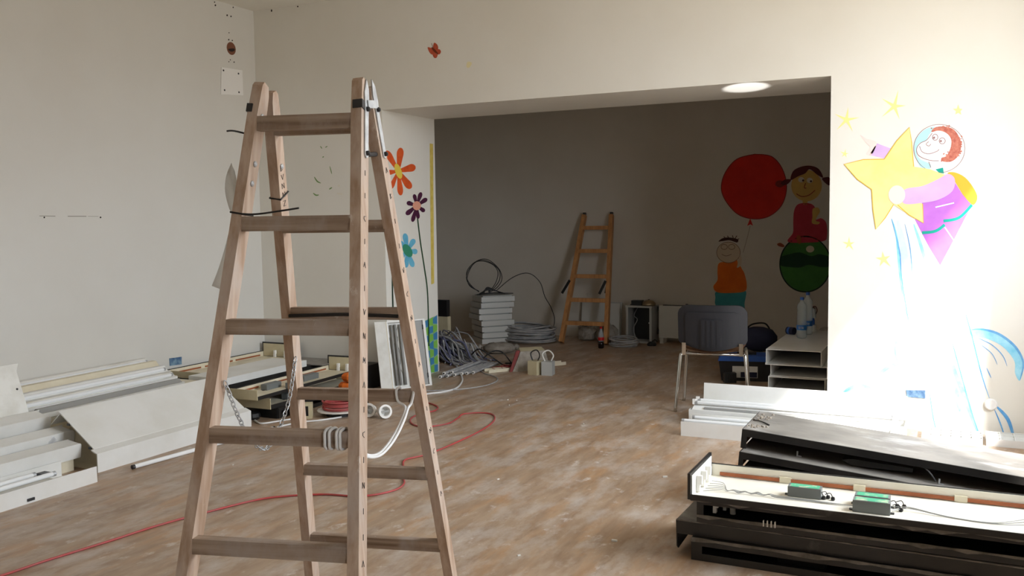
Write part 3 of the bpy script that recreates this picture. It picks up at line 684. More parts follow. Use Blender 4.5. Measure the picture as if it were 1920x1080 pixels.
# milky plastic sheet tied behind the left front rail
sh = []
q = [(433, 306, 0.0), (447, 360, .02), (446, 398, .03)]
p, a, nn, sd = rail_frame(-1, -1, 1.437)
base = chain_basis(lad)
back = lambda px, py, dd: at_z(px, py, 0) if False else None
def on_lad_plane(px, py, off=0.0):
    """point on the vertical plane of the left front rail's outer side, seen at this spot of the photograph"""
    o = base @ (p + sd * TH + nn * 0.01); nrm = (base.to_3x3() @ Vector((0, -1, 0))).normalized()
    d = ray(px, py); t = (o - EYE).dot(nrm) / d.dot(nrm); return EYE + d * (t + off / d.length)
b = MB()
rowsU = [[(434, 305, .02), (436, 312, .025), (440, 320, .03)], [(424, 330, .05), (434, 340, .03), (446, 352, .02)], [(422, 360, .07), (434, 368, .05), (447, 376, .03)], [(430, 392, .05), (437, 396, .04), (443, 399, .03)], [(436, 402, .03), (439, 403, .03), (441, 405, .03)],
         [(430, 430, .05), (434, 432, .04), (438, 434, .035)], [(420, 470, .06), (426, 472, .05), (434, 474, .04)], [(409, 505, .07), (418, 508, .06), (430, 512, .05)], [(397, 536, .08), (410, 541, .07), (424, 546, .06)]]
cols_ = [cat_rom([(r_[j][0], r_[j][1], r_[j][2] * 100) for r_ in rowsU], 4) for j in range(3)]
V = [[b.bm.verts.new(on_lad_plane(c[i].x, c[i].y, c[i].z / 100)) for c in cols_] for i in range(len(cols_[0]))]
for i in range(len(V) - 1):
    for j in range(2): b.bm.faces.new((V[i][j], V[i][j + 1], V[i + 1][j + 1], V[i + 1][j]))
bmesh.ops.solidify(b.bm, geom=b.bm.faces[:], thickness=0.0015)
tag(b.done('plastic_sheet', M_sheet, smooth=True), 'folded milky plastic sheet zip-tied to the stepladder rail', 'plastic sheet')
# white cable wrapped round the fourth rungs
b = MB()
c1 = lad_pt(1, -1, ZF[3]); y0 = c1.y - 0.010; zc = ZF[3]
def wrap(x, r0=0.006):
    y1 = y0 + 0.030; h = 0.0205
    return cat_rom([(x, y0 - r0, zc - h), (x, y0 - r0 - .002, zc), (x, y0 - r0, zc + h), (x + .002, y0 + .015, zc + h + r0), (x + .003, y1 + r0, zc + h), (x + .003, y1 + r0 + .001, zc), (x + .003, y1 + r0, zc - h), (x + .003, y0 + .015, zc - h - r0)], 4, True)
for dx in (-0.062, -0.050, -0.030, -0.021): b.tube(wrap(c1.x + dx, 0.0055), 0.0042, 8, closed=True)
linv = base.inverted()
def on_lad(px, py, yl):
    """point of the ladder's own frame at depth yl, seen at this spot of the photograph"""
    o, d = linv @ EYE, linv.to_3x3() @ ray(px, py); return o + d * ((yl - o.y) / d.y)
yR = lad_pt(1, 1, ZR[3]).y - 0.010; yF = y0
for P in ([(752, 729, .034), (748, 727, .012), (743, 733, -.008), (746, 752, -.012), (760, 764, -.03), (752, 790, -.10), (735, 822, -.22), (716, 846, -.30), (700, 854, -.36), (684, 851, -.43), (668, 836, -.47)],
          [(778, 731, .034), (775, 728, .012), (775, 738, -.008), (771, 756, -.012), (765, 765, -.03), (757, 789, -.10), (740, 823, -.22), (720, 848, -.30), (703, 857, -.36), (685, 855, -.43), (668, 840, -.47)]):
    b.tube(cat_rom([on_lad(x, y, yR + d) for x, y, d in P], 8), 0.0045, 8)
o = b.done('white_cable', M_cableW, smooth=True); o.matrix_world = base
tag(o, 'white cable wound round a rung and looped across to the rear of the stepladder', 'cable')

# ------------------------------------------------------------------ light-fitting builders (length along local X, width Y, height Z)
def shell(b, L, W, H, t=0.004, top=False, bottom=True, front=None, back=True, ends=(True, True), post=0.03):
    if bottom: b.box(0, L, 0, W, 0, t)
    if top: b.box(0, L, 0, W, H - t, H)
    z0, z1 = (t if bottom else 0), (H - t if top else H)
    if back: b.box(0, L, W - t, W, z0, z1)
    for e, x in zip(ends, (0, L - t)):
        if e: b.box(x, x + t, t, W - t, z0, z1)
    if front is None: b.box(0, L, 0, t, z0, z1)
    else:
        lo, hi = front
        if lo: b.box(0, L, 0, t, z0, lo)
        if hi: b.box(0, L, 0, t, z1 - hi, z1)
        b.box(0, post, 0, t, max(lo, z0), z1 - hi); b.box(L - post, L, 0, t, max(lo, z0), z1 - hi)
    return b
def lampholder(x, y, z, parent, h=0.045, face=1):
    MB().box(x, x + 0.014, y - 0.011, y + 0.011, z, z + h * 0.45).box(x, x + 0.022, y - 0.009, y + 0.009, z + h * 0.45, z + h).done('lampholder', M_holder, parent, bevel=0.003)
def ballast(x, y, z, L, parent, label=True, W=0.055, H=0.042):
    o = MB().box(x, x + L, y, y + W, z, z + H).done('ballast', M_ballast, parent, bevel=0.003)
    if label: MB().box(x + 0.008, x + L - 0.008, y + 0.005, y + W - 0.005, z + H, z + H + 0.001).done('ballast_label', M_green, o)
    for xx in (x - 0.014, x + L): MB().box(xx, xx + 0.014, y + W * 0.35, y + W * 0.65, z, z + 0.004).done('mounting_lug', M_dark, o)
    return o
def lamp_tube(x0, x1, y, z, parent, r=0.013):
    M = Matrix.Translation((x0, y, z)) @ Matrix.Rotation(PI / 2, 4, 'Y')
    L = x1 - x0
    o = MB().lathe([(r * 0.9, 0.012), (r, 0.02), (r, L - 0.02), (r * 0.9, L - 0.012)], 12, M).done('lamp_tube', M_tube, parent, smooth=True)
    for q in (0, L - 0.016): MB().lathe([(r * 1.02, q), (r * 1.02, q + 0.016)], 12, M).done('end_cap', M_metal, o)
    return o

GB = 'black light fittings stacked on the right'
def scuff(L, W, H, parent, seed=0, zoff=0.0):
    """torn grey paper edge along the front lip"""
    rn = random.Random(seed); b = MB(); n = 26; up, dn = [], []
    for i in range(n + 1):
        x = L * i / n; a = 0.003 + 0.012 * max(0, rn.gauss(0.15, 0.5)); dn_ = 0.002 + 0.006 * rn.random()
        up.append((x, -0.0022, H + zoff + 0.0005 + a * 0.3)); dn.append((x, -0.0022, H + zoff - dn_ - a * 0.7))
    b.ribbon(up, dn); bmesh.ops.solidify(b.bm, geom=b.bm.faces[:], thickness=0.0015)
    return b.done('torn_edge', M_edge, parent)

# front pile, from the floor up
YF = 3.64
t6 = thing('light_fixture', 'lowest black fixture tray of the front pile at right, lying on the floor', 'light fixture', (-0.955, YF, 0.0), (0, 0, R(-0.5)), GB)
shell(MB(), 1.3, 0.36, 0.092, top=True, front=(0.030, 0.026), post=0.045).done('tray', M_black, t6, bevel=0.0012); scuff(1.3, 0.36, 0.092, t6, 1)
MB().box(0.33, 0.52, 0.1, 0.2, 0.005, 0.05).done('ballast', M_black, t6, bevel=0.004)
t5 = thing('light_fixture', 'black fixture lid jutting out left above the lowest tray at right', 'light fixture', (-1.025, YF + 0.03, 0.094), (0, 0, R(-1.2)), GB)
shell(MB(), 1.33, 0.38, 0.058, bottom=False, top=True, ends=(False, True)).done('tray', M_dust, t5, bevel=0.0012)
MB().prism([(0.004, 0.054), (0.376, 0.054), (0.376, -0.02), (0.20, -0.06), (0.03, -0.075), (0.012, -0.06)], -0.004, 0.0).done('end_plate', M_black, t5)
MB().box(0.0, 1.33, -0.003, -0.0005, 0.0, 0.054).done('side_lip', M_black, t5); scuff(1.33, .36, 0.056, t5, 2)
t4 = thing('light_fixture', 'black fixture tray with an open side showing lampholders, second from top at right front', 'light fixture', (-0.935, YF + 0.012, 0.1575), (0, 0, R(-0.2)), GB)
shell(MB(), 1.3, 0.36, 0.098, top=True, front=(0.032, 0.018), post=0.028).done('tray', M_black, t4, bevel=0.0012); scuff(1.3, 0.36, 0.03, t4, 3)
for y in (0.02, 0.07): lampholder(0.045 + y * 0.6, 0.03 + y, 0.034, t4, 0.05)
MB().lathe([(0.012, 0.034), (0.012, 0.07), (0.009, 0.075)], 10, Matrix.Translation((0.135, 0.06, 0))).done('starter', M_grey, t4)
for x in (0.27, 0.285, 0.30, 0.315): MB().box(x, x + 0.004, -0.012, -0.001, 0.022, 0.046).done('clip', M_holder, t4)
t3 = thing('light_fixture', 'open cream-lined black fixture with three green-labelled ballasts on the front pile', 'light fixture', (-0.955, YF - 0.01, 0.2565), (0, 0, R(0.3)), GB)
L3, W3 = 1.28, 0.37
b = MB(); b.box(0, L3, 0, W3, 0, 0.004).box(0, L3, W3 - 0.004, W3, 0.004, 0.062).box(0, L3, -0.004, 0.002, -0.001, 0.022); b.done('tray', M_black, t3, bevel=0.001)
MB().prism([(-0.004, 0.0), (W3, 0.0), (W3, 0.108), (-0.004, 0.108)], -0.012, 0.0).done('end_plate', M_black, t3, bevel=0.002)
MB().prism([(0.012, 0.006), (W3 - 0.016, 0.006), (W3 - 0.016, 0.096), (0.012, 0.096)], 0.0005, 0.003).done('end_liner', M_white2, t3)
MB().prism([(0.0, 0.0), (W3, 0.0), (W3, 0.075), (0.0, 0.075)], L3, L3 + 0.01).done('end_plate', M_black, t3, bevel=0.002)
MB().box(0.003, L3 - 0.002, 0.004, W3 - 0.006, 0.0045, 0.0075).box(0.003, L3 - 0.002, W3 - 0.0075, W3 - 0.0045, 0.0075, 0.058).done('liner', M_creamW, t3)
for k, (x0, x1) in enumerate(((0.04, 0.30), (0.34, 0.60), (0.64, 0.98), (1.02, 1.25))):
    MB().box(x0, x1, W3 - 0.016, W3 - 0.0080, 0.012, 0.026).done('copper_strip', M_copper, t3)
    MB().box(x1 - 0.002, x1 + 0.045, W3 - 0.019, W3 - 0.0080, 0.009, 0.034).done('clip', M_cream, t3)
for y in (0.06, 0.14, 0.22): lampholder(0.004, y + 0.03, 0.012, t3, 0.066)
for y in (0.20, 0.28, 0.10): lampholder(L3 - 0.03, y, 0.010, t3, 0.05)
ballast(0.36, 0.17, 0.0085, 0.13, t3); ballast(0.62, 0.15, 0.0085, 0.13, t3); ballast(0.62, 0.068, 0.0085, 0.135, t3, H=0.046)
b = MB(); rn = random.Random(2)
for k in range(5):
    P = [(0.03, 0.09 + 0.04 * k, 0.014), (0.10, 0.12 + 0.01 * k, 0.02 + 0.004 * k)]
    for i in range(9): P.append((0.12 + 0.025 * i, 0.125 + 0.007 * math.sin(i * 2.1 + k) + 0.004 * k, 0.013 + 0.006 * (i % 2)))
    P += [(0.45, 0.125 + .004 * k, 0.012), (0.62, 0.13, 0.012)]
    b.tube(cat_rom(P, 3), 0.0013, 5)
for k in range(3):
    b.tube(cat_rom([(0.76, 0.11 + 0.03 * k, 0.014), (0.82, 0.15 + 0.01 * k, 0.02), (0.95, 0.13 + 0.004 * k, 0.011), (1.1, 0.11 + 0.006 * k, 0.011), (1.2, 0.12 + 0.03 * k, 0.016), (1.26, 0.14 + 0.05 * k, 0.02)], 5), 0.0014, 5)
b.done('wiring', M_grey, t3)
for (x, y) in ((0.515, 0.2), (0.535, 0.185), (0.775, 0.18), (0.79, 0.14), (0.80, 0.19), (0.50, 0.185)):
    MB().tube(cat_rom([(x - 0.03, y - .004, 0.03), (x - .01, y, 0.036), (x, y, 0.016)], 4), 0.0018, 5).lathe([(0.007, 0.0085), (0.009, 0.014), (0.006, 0.022)], 8, Matrix.Translation((x, y, 0))).done('wire_plug', M_blackp, t3)
scuff(L3, W3, 0.004, t3, 5)
# back pile
YBk = 4.36
t = thing('light_fixture', 'black fixture lying crosswise under the rear pile at right', 'light fixture', (-0.50, YBk - 0.02, 0.0), (0, 0, PI / 2), GB)
shell(MB(), 0.95, 0.36, 0.088, top=True).done('tray', M_black, t, bevel=0.0012)
t = thing('light_fixture', 'lowest sloping black fixture of the rear pile at right', 'light fixture', (-0.90, YBk - 0.03, 0.133), (0, R(5.0), R(-0.4)), GB)
shell(MB(), 1.28, 0.42, 0.078, top=True, front=(0.025, 0.022), post=0.03).done('tray', M_black, t, bevel=0.0012)
MB().box(0.01, 1.27, 0.006, 0.41, 0.0785, 0.0795).done('dusty_top', M_dust, t)
t2 = thing('light_fixture', 'dusty black fixture tilted under the top one of the rear pile', 'light fixture', (-0.905, YBk - 0.06, 0.2165), (0, R(5.0), R(-0.3)), GB)
shell(MB(), 1.28, 0.43, 0.085, top=True, bottom=False, front=(0.0, 0.028), post=0.022, back=True).done('tray', M_black, t2, bevel=0.0012)
MB().box(0.006, 1.27, 0.004, 0.426, 0.0853, 0.0863).done('dusty_top', M_dust, t2)
MB().box(0.012, 1.26, 0.40, 0.424, 0.004, 0.08).done('inner_side', M_copper, t2)
MB().box(0.0045, 0.009, 0.01, 0.398, 0.004, 0.078).done('end_liner', M_brick, t2)
for (x, y) in ((0.25, 0.1), (0.86, 0.06)): MB().lathe([(0.004, 0.0863), (0.004, 0.112)], 6, Matrix.Translation((x, y, 0))).box(x, x + 0.02, y - 0.003, y + 0.003, 0.0863, 0.092).done('bolt', M_metal, t2)
MB().prism([(0.0, 0.0), (0.03, -0.02), (0.20, 0.0), (0.20, 0.018), (0.03, 0.012)], 0.10, 0.24, fn=lambda q, t: (0.45 + q[0] * 1.5, t, 0.1085 + q[1])).done('bent_bracket', M_black, t2)
t1 = thing('light_fixture', 'topmost dusty black fixture of the rear pile, grey plate up', 'light fixture', (-0.905, YBk, 0.306), (0, R(5.0), R(0.0)), GB)
shell(MB(), 1.3, 0.43, 0.092, top=True, bottom=False, front=(0.0, 0.030), post=0.026, back=True).done('tray', M_black, t1, bevel=0.0012)
MB().box(0.004, 1.296, 0.003, 0.427, 0.0922, 0.0932).done('dusty_top', M_dust, t1)
MB().box(0.012, 1.28, 0.40, 0.424, 0.004, 0.085).done('inner_side', M_copper, t1)
MB().box(0.0045, 0.009, 0.01, 0.398, 0.004, 0.085).done('end_liner', M_brick, t1)
rn = random.Random(9); b = MB()
for i in range(46):
    c = Vector((0.045 + rn.gauss(0, 0.03), (0.10 if i % 2 else 0.30) + rn.gauss(0, 0.04), 0.0945)); c.x = max(0.012, c.x); r_ = rn.uniform(0.003, 0.008)
    b.lathe([(r_, -0.001), (r_ * 0.8, r_ * 0.5), (r_ * 0.3, r_ * 0.8)], 5, Matrix.Translation(c) @ Matrix.Rotation(rn.uniform(0, 3), 4, 'Z'))
o = b.done('plaster_rubble', M_rubble, t1); o['kind'] = 'stuff'
MB().tube(cat_rom([(0.012, 0.20, 0.097), (0.05, 0.19, 0.099), (0.10, 0.15, 0.097)], 5), 0.0035, 6).done('wire_end', M_blackp, t1)
MB().tube(cat_rom([(0.80, 0.012, 0.060), (0.83, -0.004, 0.04), (0.855, -0.008, 0.01)], 5), 0.004, 6).done('hanging_wire', M_blackp, t1)
# white fittings behind
GW = 'white light fittings by the right wall'
f1 = thing('light_fixture', 'low white fixture with lamp tubes, nearest of the white pair by the right wall', 'light fixture', (-1.57, 5.72, 0), (0, 0, R(0.5)), GW)
shell(MB(), 1.25, 0.27, 0.094, ends=(False, True)).done('tray', M_white, f1, bevel=0.0012)
MB().prism([(0.004, 0.004), (0.266, 0.004), (0.266, 0.05), (0.15, 0.085), (0.10, 0.085), (0.004, 0.04)], 0.10, 1.2).done('reflector', M_white, f1)
for y in (0.03, 0.085): lamp_tube(-0.03 + y, 1.2, y, 0.088 + y * 0.25, f1, 0.012)
f2 = thing('light_fixture', 'white fixture with a tall side wing lying in front of the chair', 'light fixture', (-1.60, 6.03, 0), (0, 0, R(-0.3)), GW)
b = MB(); shell(b, 1.35, 0.25, 0.11, ends=(True, True)); b.done('tray', M_white, f2, bevel=0.0012)
MB().prism([(0.238, 0.10), (0.244, 0.10), (0.262, 0.250), (0.256, 0.252)], 0.04, 1.35).done('side_wing', M_white, f2)
MB().prism([(0.006, 0.11), (0.08, 0.135), (0.12, 0.135), (0.22, 0.115), (0.22, 0.05), (0.006, 0.05)], 0.02, 1.3).done('reflector', M_white, f2)
for y in (0.06, 0.15): lamp_tube(0.03, 1.28, y, 0.153 - abs(y - .1) * .08, f2, 0.012)
for y in (0.06, 0.15): lampholder(0.012, y, 0.136, f2, 0.036)
MB().box(0.10, 1.1, 0.012, 0.035, 0.115, 0.128).done('grey_band', M_grey, f2)
# louvred fittings at the foot of the right wall
for k, (x0, L, m0, lb, n) in enumerate(((-0.16, 0.34, M_grey, 'grey-celled louvre light fitting at the foot of the painted wall', 6), (0.20, 0.62, M_white, 'white louvre light fitting at the foot of the painted wall', 8))):
    t = thing('louvre_fixture', lb, 'light fixture', (x0, 6.17, 0), (0, 0, 0), 'louvre fittings by the painted wall')
    shell(MB(), L, 0.22, 0.045 if k else 0.038).done('tray', M_white, t, bevel=0.001)
    hz = 0.045 if k else 0.038
    MB().box(0.006, L - 0.006, 0.006, 0.214, 0.006, 0.012).done('back_plate', m0, t)
    for i in range(1, n):
        x = L * i / n; MB().box(x - 0.002, x + 0.002, 0.006, 0.214, 0.013, hz).done('louvre_blade', M_white, t)
    for y in (0.075, 0.145): MB().box(0.006, L - 0.006, y - 0.0015, y + 0.0015, 0.013, hz + 0.002).done('louvre_spine', M_white, t)

# ------------------------------------------------------------------ left wall: white fittings in rows along the wall (local X runs along world Y)
def along(name, label, x, y, z, tilt=0.0, group=None, cat='light fixture', dyaw=0.0, pitch=0.0):
    """local X -> world +Y, local Y -> world -X (towards the left wall), local Z up, tilted about its length"""
    o = thing(name, label, cat, (x, y, z), (0, 0, 0), group)
    M = Matrix.Rotation(PI / 2 + R(dyaw), 4, 'Z') @ Matrix.Rotation(R(tilt), 4, 'X') @ Matrix.Rotation(R(pitch), 4, 'Y')
    o.rotation_euler = M.to_euler(); return o
GL = 'white light fittings along the left wall'
l1 = along('light_fixture', 'white fixture with three bare tubes lying nearest on the left floor', -4.23, 2.2, 0.0, 0, GL)
shell(MB(), 1.255, 0.29, 0.088, ends=(True, False)).done('tray', M_white, l1, bevel=0.0012)
MB().prism([(0.006, 0.005), (0.28, 0.005), (0.28, 0.05), (0.006, 0.035)], 0.02, 1.1).done('reflector', M_white2, l1)
for y, x1 in ((0.045, 1.22), (0.11, 1.08), (0.19, 1.02)): lamp_tube(0.02, x1, y, 0.062 + 0.02 * (y > .1), l1, 0.0135)
MB().box(1.08, 1.13, 0.20, 0.26, 0.052, 0.066).done('lamp_clip', M_dark, l1)
MB().box(0.83, 0.87, -0.006, 0.0, 0.012, 0.026).done('latch', M_dark, l1, bevel=0.002)
GR = 'white reflector covers along the left wall'
def cover(lb, x, y1, z, tilt, L=1.25, W=0.10, H=0.082, rnd=0.02, m=M_white):
    o = along('reflector_cover', lb, x, y1 - L, z, tilt, GR, 'reflector')
    c = rnd
    pts = [(0, 0), (L - c * 0.2, 0), (L, c * 0.4), (L, H - c)] + [(L - c + c * math.cos(q), H - c + c * math.sin(q)) for q in (0.4, 0.8, 1.2, 1.57)] + [(0, H)]
    b = MB(); b.prism(pts, 0, 0.004, fn=lambda p, t: (p[0], t, p[1])); b.done('face', m, o, bevel=0.001)
    MB().box(0, L - c, 0.0045, W, H - 0.004, H).box(0, L - c * 0.3, W, W + 0.004, 0, H).box(0.0, L - c, 0.0045, W, 0.0, 0.004).done('channel', m, o)
    return o
cover('lowest white reflector cover beside the bare tubes on the left', -4.535, 3.60, 0.072, 8, H=0.085, rnd=0.012)
o = cover('white reflector cover with a silver sticker, middle one of three on the left', -4.69, 3.68, 0.125, 12, H=0.082, rnd=0.024)
b = MB()
for (u, v) in ((0, 0), (0.022, 0.003), (0.012, 0.014), (0.010, -0.012)): b.lathe([(0.014, 0), (0.012, 0.0012)], 9, Matrix.Translation((1.09 + u, -0.0012, 0.046 + v)) @ Matrix.Rotation(PI / 2, 4, 'X'))
lab(b.done('foil_sticker', M_foil, o), 'crumpled silver foil sticker')
cover('uppermost white reflector cover with rounded end on the left', -4.84, 3.64, 0.20, 15, H=0.09, rnd=0.03)
# supports of the three covers: fittings lower in the heap
k_ = along('light_fixture', 'cream fixture half hidden under the reflector covers on the left', -4.56, 2.3, 0.0, 0, GL)
shell(MB(), 1.27, 0.36, 0.07, top=True).done('tray', M_cream, k_, bevel=0.002)
k_ = along('light_fixture', 'cream fixture hidden deeper under the reflector covers on the left', -4.70, 2.36, 0.0715, 0, GL)
shell(MB(), 1.27, 0.30, 0.05, top=True).done('tray', M_cream, k_, bevel=0.002)
k_ = along('light_fixture', 'cream fixture under the uppermost reflector cover on the left', -4.85, 2.36, 0.123, 0, GL)
shell(MB(), 1.25, 0.33, 0.075, top=True).done('tray', M_cream, k_, bevel=0.002)
# large sheet leaning at the left edge
sh_ = thing('metal_sheet', 'large off-white folded sheet leaning on the heap at the left edge', 'sheet', (-5.12, 2.6, 0.20))
P0, P1, P2, P3 = Vector((-4.965, 2.4, 0.277)), Vector((-4.965, 3.606, 0.277)), Vector((-5.05, 3.595, 0.545)), Vector((-5.05, 2.4, 0.545))
n_ = (P1 - P0).cross(P3 - P0).normalized()
MB().hexa([P0, P1, P2, P3] + [q - n_ * 0.004 for q in (P0, P1, P2, P3)]).done('sheet_face', M_white2, sh_, world=True)
Q2, Q3 = Vector((-5.06, 3.615, 0.588)), Vector((-5.06, 2.4, 0.588))
MB().hexa([P3, P2, Q2, Q3] + [q - Vector((0.004, 0, 0)) for q in (P3, P2, Q2, Q3)]).done('folded_flange', M_white2, sh_, world=True)
MB().lathe([(0.007, 0), (0.005, 0.004)], 8, Matrix.Translation(P1.lerp(P2, 0.62) + Vector((0, -0.03, 0)) + n_ * 0.0005) @ n_.to_track_quat('Z', 'Y').to_matrix().to_4x4()).done('screw', M_dark, sh_, world=True)
# big tilted white fixture
l2 = along('light_fixture', 'big tilted white fixture with a broad plain top, behind the stepladder on the left', -4.38, 3.585, 0.0, 0, GL)
b = MB(); L2_ = 1.27
b.prism([(0, 0), (0.006, 0), (0.006, 0.104), (0.05, 0.122), (0.05, 0.128), (0.0, 0.110)], 0, L2_); b.done('front_lip', M_white, l2)
b = MB(); b.prism([(0.05, 0.122), (0.33, 0.318), (0.33, 0.326), (0.05, 0.130)], 0.02, L2_ - 0.01); b.prism([(0.33, 0.318), (0.42, 0.24), (0.416, 0.236), (0.326, 0.313)], 0.03, L2_ - 0.02); b.done('top_panel', M_white, l2)
MB().prism([(0.008, 0.002), (0.42, 0.002), (0.42, 0.232), (0.325, 0.306), (0.055, 0.116), (0.008, 0.098)], L2_ - 0.012, L2_ - 0.008).done('end_plate', M_white, l2)
MB().prism([(0.03, 0.002), (0.36, 0.002), (0.36, 0.20), (0.31, 0.24), (0.03, 0.085)], 0.10, 0.104).done('inner_end_plate', M_cream, l2)
for y in (0.07, 0.24): MB().box(0.015, 0.04, y, y + 0.02, 0.112 + (y - 0.05) * 0.72, 0.124 + (y - 0.05) * 0.72).done('clip', M_dark, l2)
MB().box(0.03, L2_ - 0.03, 0.012, 0.40, 0.002, 0.008).done('base', M_cream, l2)
# row against the wall: supports then five slim fittings
for k, (x, y0, z, L, W, H, nm) in enumerate(((-4.98, 3.66, 0.0, 1.41, 0.33, 0.12, 'lowest cream fixture supporting the row by the left wall'), (-5.33, 3.5, 0.0, 1.57, 0.30, 0.14, 'cream fixture on the floor against the left wall'), (-4.97, 3.66, 0.121, 1.41, 0.34, 0.12, 'cream fixture second from the floor by the left wall'), (-5.34, 3.5, 0.141, 1.56, 0.29, 0.12, 'cream fixture stacked second against the left wall'))):
    k_ = along('light_fixture', nm, x, y0, z, 0, GL); shell(MB(), L, W, H, top=True).done('tray', M_cream, k_, bevel=0.002)
def slim(lb, x, y1, z, L, W, H, m1, m2, tubes=True, tilt=0, dyaw=0, rim=None):
    o = along('light_fixture', lb, x, y1 - L, z, tilt, GL, dyaw=dyaw)
    c = 0.03
    b = MB(); pts = [(0, 0), (L - c, 0)] + [(L - c + c * math.sin(q), c - c * math.cos(q)) for q in (0.4, 0.8, 1.2)] + [(L, c), (L, W - c)] + [(L - c + c * math.cos(q), W - c + c * math.sin(q)) for q in (0.4, 0.8, 1.2)] + [(L - c, W), (0, W)]
    b.prism(pts, 0, H * 0.55, fn=lambda p, t: (p[0], p[1], t)); b.done('body', m1, o, bevel=0.003)
    MB().prism([(0.012, H * 0.56), (W - 0.012, H * 0.56), (W * 0.62, H), (W * 0.38, H)], 0.02, L - 0.03).done('reflector', m2, o)
    if rim:
        MB().tube(cat_rom([(0, W + .003, H * .55), (L - c, W + .003, H * .55), (L + 0.003, W - c, H * .55), (L + 0.003, W - c - 0.02, H * .55)], 8), 0.006, 6).done('rim_seal', rim, o)
    if tubes: lamp_tube(0.03, L - 0.05, W * 0.2, H * 0.56 + 0.016, o, 0.013)
    return o
slim('slim cream fixture with a black rim touching the left wall', -5.495, 5.10, 0.300, 1.75, 0.13, 0.075, M_cream, M_white2, True, 6, 2, M_blackp)
slim('slim beige rounded fixture, second from the left wall', -5.35, 5.06, 0.285, 1.7, 0.13, 0.085, M_cream, M_cream, False, 5, 2)
slim('slim white fixture, third from the left wall', -5.205, 5.00, 0.268, 1.62, 0.125, 0.085, M_white, M_white, True, 4, 2)
slim('slim white fixture, fourth from the left wall', -5.075, 4.94, 0.255, 1.5, 0.11, 0.07, M_white, M_white2, True, 2, 2)
slim('slim paint-flecked fixture at the front of the row by the left wall', -4.955, 4.86, 0.245, 1.2, 0.10, 0.055, M_white2, M_grey, False, 0, 1)
# loose tube on the floor
ft = along('fluorescent_tube', 'loose white lamp tube lying on the floor by the big tilted fixture', -4.255, 3.715, 0.0135, 0, None, 'lamp tube', dyaw=-5.0)
M = Matrix.Rotation(PI / 2, 4, 'Y')
MB().lathe([(0.0115, 0.01), (0.013, 0.02), (0.013, 1.10), (0.0115, 1.11)], 12, M).done('glass', M_tube, ft, smooth=True)
MB().lathe([(0.0132, 0.0), (0.0132, 0.016)], 12, M).done('end_cap', M_dark, ft); MB().lathe([(0.0132, 1.105), (0.0132, 1.12)], 12, M).done('end_cap', M_dark, ft)

# ------------------------------------------------------------------ corner: piles of opened black trays
GC = 'opened black fixtures in the corner'
def corner_tray(lb, x, y0, z, L, W, H, ends=(0.07, 0.11), nb=(), holders=2, dyaw=0.0, near_m=None, strip=True, pitch=0.0):
    o = along('light_fixture', lb, x, y0, z, 0, GC, dyaw=dyaw, pitch=pitch)
    b = MB(); b.box(0, L, 0, W, 0, 0.004).box(0, L, 0, 0.004, 0.004, H * 0.5).box(0, L, W - 0.004, W, 0.004, H); b.done('tray', M_black, o, bevel=0.001)
    MB().box(0.004, L - 0.004, 0.006, W - 0.006, 0.0045, 0.007).box(0.004, L - 0.004, W - 0.008, W - 0.0045, 0.007, H * 0.9).done('liner', M_cream, o)
    MB().box(-0.006, 0, 0, W, 0, ends[0]).done('end_plate', near_m or M_cream2, o)
    MB().box(L, L + 0.012, -0.003, W + 0.003, 0, ends[1]).done('end_plate', M_black, o, bevel=0.002)
    MB().box(L - 0.004, L - 0.0005, 0.01, W - 0.012, 0.01, ends[1] - 0.012).done('end_liner', M_cream2, o)
    if strip:
        for a, c in ((0.05, 0.35), (0.40, 0.72), (0.76, L - 0.05)): MB().box(a, c, W - 0.014, W - 0.0085, 0.014, 0.026).done('copper_strip', M_copper, o)
    for k in range(holders): lampholder(L - 0.03, W * (0.3 + 0.3 * k), 0.0075, o, 0.06)
    for (bx, by, bl) in nb: ballast(bx, by, 0.0075, bl, o, False)
    return o
ca0 = along('light_fixture', 'black fixture on the floor in the corner, lowest of the wall pile', -5.24, 5.28, 0.0, 0, GC); shell(MB(), 1.12, 0.36, 0.10, top=True).done('tray', M_black, ca0, bevel=0.002)
ca1 = along('light_fixture', 'black fixture second in the corner wall pile', -5.25, 5.27, 0.101, 0, GC); shell(MB(), 1.12, 0.35, 0.10, top=True).done('tray', M_black, ca1, bevel=0.002)
corner_tray('opened cream-lined tray on top of the corner pile against the left wall', -5.22, 5.28, 0.203, 1.12, 0.39, 0.055, (0.05, 0.135), (), 2, 0)
wp = along('light_fixture', 'flat white fixture lid lying across the corner piles', -4.84, 5.10, 0.212, 0, GC, dyaw=0)
shell(MB(), 0.95, 0.36, 0.052, top=True, bottom=False).done('lid', M_white, wp, bevel=0.003)
cs0 = along('light_fixture', 'black fixture under the white lid in the corner', -4.85, 5.15, 0.0, 0, GC); shell(MB(), 1.10, 0.36, 0.10, top=True).done('tray', M_black, cs0, bevel=0.002)
cs1 = along('light_fixture', 'black fixture second under the white lid in the corner', -4.84, 5.16, 0.101, 0, GC); shell(MB(), 1.09, 0.36, 0.11, top=True).done('tray', M_black, cs1, bevel=0.002)
gp = along('light_fixture', 'dark grey dusty plate leaning at the end of the white lid', -4.72, 6.10, 0.214, 0, GC); 
MB().box(0, 0.30, 0, 0.45, 0, 0.008).done('plate', M_dust, gp, bevel=0.002)
cb0 = along('light_fixture', 'lowest black tray of the front corner pile', -4.36, 5.12, 0.0, 0, GC, dyaw=1); shell(MB(), 1.15, 0.34, 0.078, front=(0.03, 0.02), top=True).done('tray', M_black, cb0, bevel=0.001)
MB().prism([(0.01, 0.0), (0.33, 0.0), (0.33, 0.074), (0.01, 0.074)], -0.007, -0.001).done('end_plate', M_blackp, cb0)
